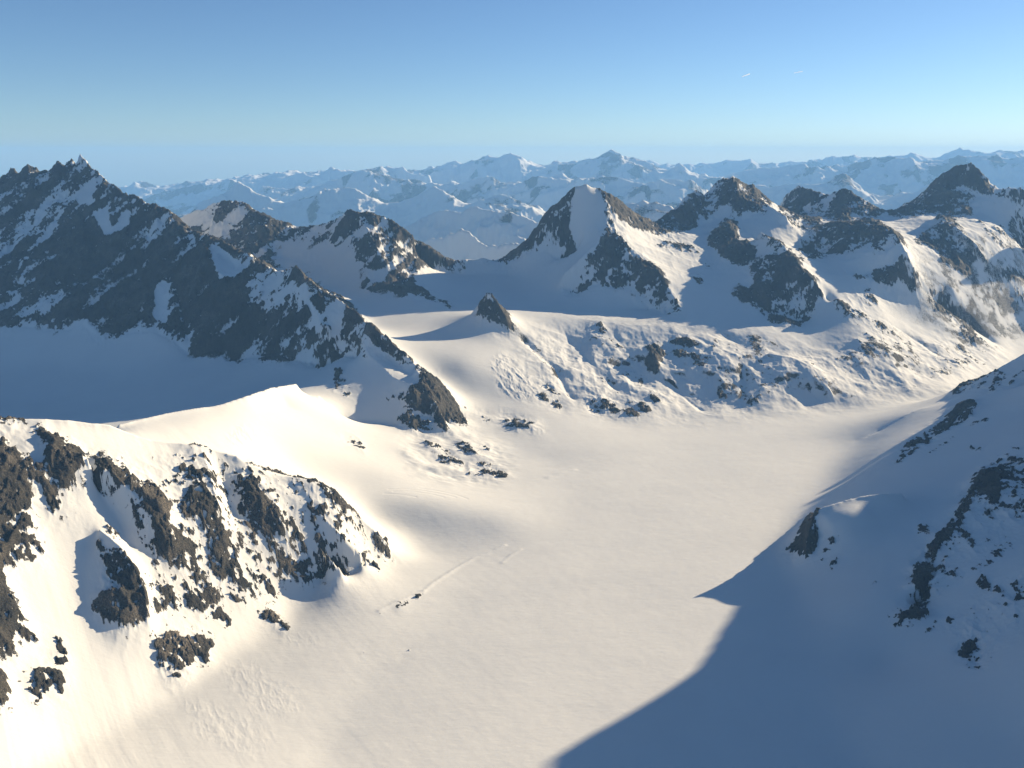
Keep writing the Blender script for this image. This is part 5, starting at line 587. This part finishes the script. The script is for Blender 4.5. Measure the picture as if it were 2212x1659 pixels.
# rock coverage
D = np.zeros(z.shape, np.float32)
for d, poly, _, _ in ROCKS:
    r_ = poly_mask(poly, AZ, U)
    if r_ is None: continue
    sl, m = r_
    D[sl] = np.where(m, np.float32(max(d, -0.4)), D[sl])
Ds = blur(D, 1.2)*0.6 + blur(D, 5.0)*0.4
Dw = np.clip(blur(D, 9.0), 0, 1)
ac, al = X*0.78+Y*0.62, (X*0.62-Y*0.78)*0.42          # across / along the fall line of the near hill
hz = sstep(2100, 1900, Y)*sstep(100, -100, X)
nz = fbm(ac, al, z*0.2, 26.0, 5, 0.8)*hz + fbm(X, Y, z*0.45, 44.0, 5, 0.78)*(1-hz)
nz2 = fbm(X+1000, Y, z*0.6, 150.0, 3, 0.6, off=3.3)
crag = fbm(X, Y, z*0.35, 240.0, 7, 0.6, ridged=True, off=7.1)-0.42
tiny = fbm(X, Y, z*0.8, 11.0, 3, 0.8, off=17.0)
face = sstep(2600, 2900, Y)*sstep(-200, -500, X)*sstep(4900, 4500, Y); face = np.maximum(face, 0.4*sstep(3300, 3700, Y))          # snow-filled ledges slanting across the big wall
ledge = fbm((X*0.9-z)*1.0, (X*0.9+z)*0.16, Y*0.12, 42.0, 4, 0.6, off=41.0)
q = nz*0.34 + nz2*0.14 - crag*0.22 + tiny*(0.42-0.16*sstep(2200, 3600, Y)) + face*(ledge-0.5)*0.4
def even(v, m): s_ = np.sort(v[m & (Ds > 0.02)][::17]); return np.interp(v, s_, np.linspace(0, 1, len(s_)))
fw_ = sstep(2200, 3600, Y); q = even(q, Y < 2600)*(1-fw_) + even(q, Y > 2900)*fw_     # even spread 0..1
rock = Ds*1.06 - 0.03 - q
rock = np.where(Ds < 0.02, -0.5, rock)
rk = sstep(-0.02, 0.22, rock)
# relief: crags and gullies on rock, soft drifts on snow
calm = 1-0.85*w
far_ = sstep(3000, 3800, Y)
z = z + crag*(75+35*far_)*Dw*calm + (fbm(X, Y, z*0.3, 160.0, 5, 0.55, ridged=True, off=71.0)-0.42)*12*far_*sstep(300, 420, z)*calm
z = z + (fbm(X, Y, z*0, 46.0, 5, 0.65, ridged=True, off=61.0)-0.43)*26*w*np.clip(blur(D, 4.0)*1.3, 0, 1)*sstep(1900, 2500, Y)
OUT = np.zeros(z.shape, np.int16)                 # outcrops that become objects of their own
for k, (d, poly, lab_, _) in enumerate(ROCKS):
    if not lab_: continue
    r_ = poly_mask(poly, AZ, U)
    if r_ is None: continue
    (si, sj), m = r_; g_ = 5
    si = slice(max(si.start-g_, 0), si.stop+g_); sj = slice(max(sj.start-g_, 0), sj.stop+g_)
    M = np.zeros((si.stop-si.start, sj.stop-sj.start), np.float32); M[r_[0][0].start-si.start:, r_[0][1].start-sj.start:][:m.shape[0], :m.shape[1]] = m
    v = OUT[si, sj]; M = M[:v.shape[0], :v.shape[1]]; v[(blur(M, 2.5) > 0.04) & (v == 0)] = k+1; OUT[si, sj] = v
inout = OUT > 0
z_snow = None
fine = fbm(X, Y, z*0.5, 28.0, 4, 0.6, ridged=True, off=2.2)-0.4
rockz = rk*(3.0 + 15*fine)*(1-0.3*w)
z = z + np.where(inout, 0, rockz)
soft_ = fbm(X, Y, z*0, 320.0, 3, 0.45, off=5.0)-0.5
lump = np.zeros(z.shape, np.float32)
for k, poly in enumerate(REGIONS['lumpy']):
    r_ = poly_mask(poly, AZ, U); lump[r_[0]][r_[1]] = (1, 0.32)[k]
lump = blur(lump, 25.0)
lm = (fbm(X+300, Y, z*0, 190.0, 6, 0.5, off=1.0)-0.5)*0.95 + (fbm(X, Y, z*0, 130.0, 4, 0.5, ridged=True, off=6.0)-0.42)*0.22
z = z + soft_*4.0*(1-Dw) + lump*lm*68*(1-w*0.7)
z = z + (fbm(X, Y, z*0, 22.0, 3, 0.5, off=8.0)-0.5)*0.4
# steep flanks of the knolls below the rim are bare rock
gu = np.gradient(blur(z, 1.0), U, axis=1)/rr; ga = np.gradient(blur(z, 1.0), AZ, axis=0)/rr
steep = sstep(0.50, 0.90, np.hypot(gu, ga))*lump*sstep(0.35, 0.6, fbm(X, Y, z, 60.0, 4, 0.7, off=12.0))
rock = np.maximum(rock, np.where(steep > 0.02, steep*0.5-0.12, -0.5)); rk = sstep(-0.02, 0.22, rock)
# crevassed ice, wind-carved snow, moraine lines
def patch(name_polys, soft):
    M = np.zeros(z.shape, np.float32)
    for poly in name_polys:
        r_ = poly_mask(poly, AZ, U)
        if r_: M[r_[0]][r_[1]] = 1
    return blur(M, soft)
z = z + patch([REGIONS['icefall'], REGIONS['seracs']], 4.0)*(fbm(X+0.6*Y+40*nz2, Y*0.9-X*0.5+60*nz, z*0, 38.0, 5, 0.62, ridged=True, off=3.0)-0.45)*8
z = z + patch(REGIONS['debris'], 8.0)*(fbm(X*0.9+Y*0.5, Y*0.35-X*0.2, z*0, 11.0, 4, 0.6, ridged=True, off=5.0)-0.4)*0.8
z = z + patch([REGIONS['rolls']], 12.0)*(fbm(X, Y*1.4, z*0, 120.0, 4, 0.5, off=51.0)-0.5)*34
streak = fbm(ac*1.0, al*0.25, z*0, 16.0, 4, 0.55, off=15.0)-0.5
z = z + hz*streak*1.3*(1-Dw)*(0.25+0.75*sstep(4, 30, z))
drift = fbm(X*0.35+Y*0.12, Y*1.0-X*0.35, z*0, 130.0, 5, 0.5, off=21.0)-0.5
z = z + drift*3.4*(1-Dw)*(1-lump)
def seam(pts, width, height, power=1.0):
    global z
    P = np.array(pts, float); pad = width*4
    a0, a1 = np.arctan2(P[:,0], P[:,1]).min()-pad/1500, np.arctan2(P[:,0], P[:,1]).max()+pad/1500
    R_ = np.hypot(P[:,0], P[:,1]); i = slice(*np.searchsorted(AZ, (a0, a1))); j = slice(*np.searchsorted(U, (math.log(R_.min()-pad), math.log(R_.max()+pad))))
    x, y = X[i, j], Y[i, j]; best = np.full(x.shape, 1e9)
    for p, q_ in zip(P[:-1], P[1:]):
        d = q_-p; t_ = np.clip(((x-p[0])*d[0]+(y-p[1])*d[1])/(d@d), 0, 1)
        best = np.minimum(best, np.hypot(x-p[0]-t_*d[0], y-p[1]-t_*d[1]))
    wob = fbm(x, y, x*0, 30.0, 3, 0.6, off=31.0)
    z[i, j] += height*np.exp(-(best/width)**2)*(0.3+1.4*wob)
for m_, wd, hh in zip(REGIONS['moraine'], (6, 5, 10), (1.2, 0.8, 1.4)): seam(m_, wd, hh)
for m_ in REGIONS['domecracks']: seam(m_, 2.6, -0.8)

for k in sorted(set(OUT[inout].tolist())):
    d, poly, lab_, cat_ = ROCKS[k-1]
    ii, jj = np.nonzero(OUT == k)
    if len(ii) < 6: continue
    i0, i1, j0, j1 = max(ii.min()-1, 0), ii.max()+2, max(jj.min()-1, 0), jj.max()+2
    s_ = (slice(i0, i1), slice(j0, j1)); sub = OUT[s_] == k
    zo = z[s_] + np.where(rock[s_] > 0, 0.5+rockz[s_]*0.9, np.clip(rock[s_]*30, -5, 0)-0.2)
    kp = (sub[:-1,:-1] & sub[1:,:-1] & sub[1:,1:] & sub[:-1,1:]) & ((rock[s_] > -0.12)[:-1,:-1])
    if not kp.any(): continue
    comp = np.where(kp, np.arange(1, kp.size+1).reshape(kp.shape), 0)      # connected pieces
    while True:
        q_ = np.pad(comp, 1); n_ = np.maximum.reduce([q_[1:-1,1:-1], q_[:-2,1:-1], q_[2:,1:-1], q_[1:-1,:-2], q_[1:-1,2:]])*kp
        if (n_ == comp).all(): break
        comp = n_
    ids, cnt = np.unique(comp[comp > 0], return_counts=True); ids = ids[np.argsort(-cnt)]; cnt = np.sort(cnt)[::-1]
    if cnt[0] < 8: continue
    root = None
    for c_, n_ in list(zip(ids, cnt))[:14]:
        if root is not None and n_ < 10: break
        o = grid_mesh('rock_outcrop' if root is None else 'boulder', X[s_], Y[s_], zo, np.maximum(rock[s_], 0.3)+0.2, comp == c_, MAT, thick=6.0)
        if root is None: root = o; o['label'] = lab_; o['category'] = cat_
        else: o.parent = root
rock = np.where(inout, -0.5, rock)
names = REGIONS['names']
lab = np.zeros((len(AZ)-1, len(U)-1), np.int16)
for k, (nm, label, polys_) in enumerate(names):
    for poly in polys_:
        r_ = poly_mask(poly, AZ, U)
        if r_ is None: continue
        (si, sj), m = r_
        si = slice(si.start, min(si.stop, lab.shape[0])); sj = slice(sj.start, min(sj.stop, lab.shape[1]))
        v = lab[si, sj]; v[m[:v.shape[0], :v.shape[1]]] = k+1; lab[si, sj] = v
g = grid_mesh('glacier', X, Y, z, rock, lab == 0, MAT); g['kind'] = 'structure'
for k, (nm, label, polys_) in enumerate(names):
    if not (lab == k+1).any(): continue
    o = grid_mesh(nm, X, Y, z, rock, lab == k+1, MAT); o['kind'] = 'structure'; o['label'] = label

# ---------------------------------------------------------------- far ranges
AZf = np.radians(np.arange(-42, 42.01, 0.1)); Uf = np.arange(math.log(7200), math.log(40000), 0.003)
Zf, Wf = base_terrain(FAR_LINES, AZf, Uf, smooth=4.0, iters=(300, 200, 110, 45), base_z=-700)
AZ2 = np.radians(np.arange(-38, 38, 0.055)); U2 = np.arange(math.log(7400), math.log(38500), 0.0020)
z2 = upsample(Zf, AZf, Uf, AZ2, U2); w2 = upsample(Wf, AZf, Uf, AZ2, U2)
r2 = np.exp(U2)[None, :]; X2 = r2*np.sin(AZ2)[:, None]; Y2 = r2*np.cos(AZ2)[:, None]
ht = np.clip((z2+900)/1500, 0, 1)
sc2 = np.clip(r2/15000, 0.6, 1.6)
cr2 = fbm(X2, Y2, z2*0.3, 2600.0, 7, 0.5, ridged=True, off=4.0)-0.42
z2 = z2 + cr2*620*(0.5+0.5*ht)*(1-0.95*w2)
n2 = fbm(X2, Y2, z2*0.5, 380.0, 4, 0.55, off=9.0)
z2 = z2 + (fbm(X2, Y2, z2*0.3, 750.0, 5, 0.55, ridged=True, off=14.0)-0.42)*250*(1-0.8*w2)
z2 = z2 + w2*(fbm(X2, Y2, z2*0, 620.0, 4, 0.6, ridged=True, off=24.0)-0.44)*85
rock2 = 0.25 - n2 + cr2*0.5 + 0.04*sstep(200, 900, z2) + 0.45*sstep(-250, -850, z2)   # dark woods low in the valleys
fo = grid_mesh('distant_mountains', X2, Y2, z2, rock2, None, MATF); fo['kind'] = 'structure'
fo['label'] = 'hazy blue snow covered mountain ranges along the whole horizon'

# the plain under and beyond everything
def plain():
    me = bpy.data.meshes.new('ground'); R_ = 60000
    a = [math.radians(t) for t in range(0, 360, 6)]
    vs = [(0, 0, -1300)] + [(R_*math.cos(t), R_*math.sin(t), -1300) for t in a]
    me.from_pydata(vs, [], [(0, k+1, (k+1) % len(a)+1) for k in range(len(a))])
    me.materials.append(MATF); ob = bpy.data.objects.new('ground', me); sc.collection.objects.link(ob); ob['kind'] = 'structure'
    at = me.attributes.new('rock', 'FLOAT', 'POINT'); at.data.foreach_set('value', [-0.5]*len(vs))
plain()

# two short condensation trails far off in the sky
def contrail(p, q, w0, w1, label):
    p, q = np.array(p, float), np.array(q, float); d = q-p; d /= np.linalg.norm(d)
    a = np.cross(d, (0, 0, 1)); a /= np.linalg.norm(a); b = np.cross(d, a); vs = []; fs = []; n = 14; m_ = 8
    rg = random.Random(3)
    for i in range(n):
        t_ = i/(n-1); c = p+(q-p)*t_; w_ = (w0+(w1-w0)*t_)*(0.85+0.3*rg.random())*(1 if 0 < i < n-1 else 0.15)
        for k in range(m_):
            an = 2*math.pi*k/m_; vs.append(tuple(c+a*math.cos(an)*w_+b*math.sin(an)*w_))
    for i in range(n-1):
        for k in range(m_): fs.append((i*m_+k, i*m_+(k+1) % m_, (i+1)*m_+(k+1) % m_, (i+1)*m_+k))
    fs.append(tuple(range(m_))); fs.append(tuple(reversed(range((n-1)*m_, n*m_))))
    me = bpy.data.meshes.new('contrail'); me.from_pydata(vs, [], fs)
    m = bpy.data.materials.get('ice_cloud')
    if m is None:
        m, nn, ll = nt('ice_cloud'); pass
        tr = nn.new('ShaderNodeBsdfTranslucent'); tr.inputs[0].default_value = (0.95, 0.95, 0.95, 1)
        ll.new(tr.outputs[0], nn['Material Output'].inputs['Surface']); nn.remove(nn['Principled BSDF'])
    me.materials.append(m)
    ob = bpy.data.objects.new('contrail', me); sc.collection.objects.link(ob)
    ob['label'] = label; ob['category'] = 'contrail'; ob['group'] = 'contrails in the sky'
contrail((14014, 52000, 5663), (13536, 52000, 5496), 24, 9, 'bright short slanting white contrail, the left and steeper of two in the sky')
contrail((17109, 52000, 5804), (16574, 52000, 5702), 15, 6, 'fainter thin white contrail, the right and flatter of two in the sky')
# ---------------------------------------------------------------- haze
if HAZE:
    me = bpy.data.meshes.new('haze'); x0, x1, y0, y1, z0_, z1_ = -61000, 61000, -61000, 38000, -1301.0, HAZE[1]
    v = [(x, y, zz) for x in (x0, x1) for y in (y0, y1) for zz in (z0_, z1_)]
    me.from_pydata(v, [], [(0,1,3,2), (4,6,7,5), (0,4,5,1), (2,3,7,6), (0,2,6,4), (1,5,7,3)])
    m, n, l = nt('air_haze'); n.remove(n['Principled BSDF'])
    pv = n.new('ShaderNodeVolumePrincipled'); pv.inputs['Color'].default_value = HAZE[2]; pv.inputs['Density'].default_value = HAZE[0]
    pv.inputs['Anisotropy'].default_value = HAZE[3]
    l.new(pv.outputs[0], n['Material Output'].inputs['Volume'])
    me.materials.append(m); ob = bpy.data.objects.new('haze', me); sc.collection.objects.link(ob); ob['kind'] = 'stuff'
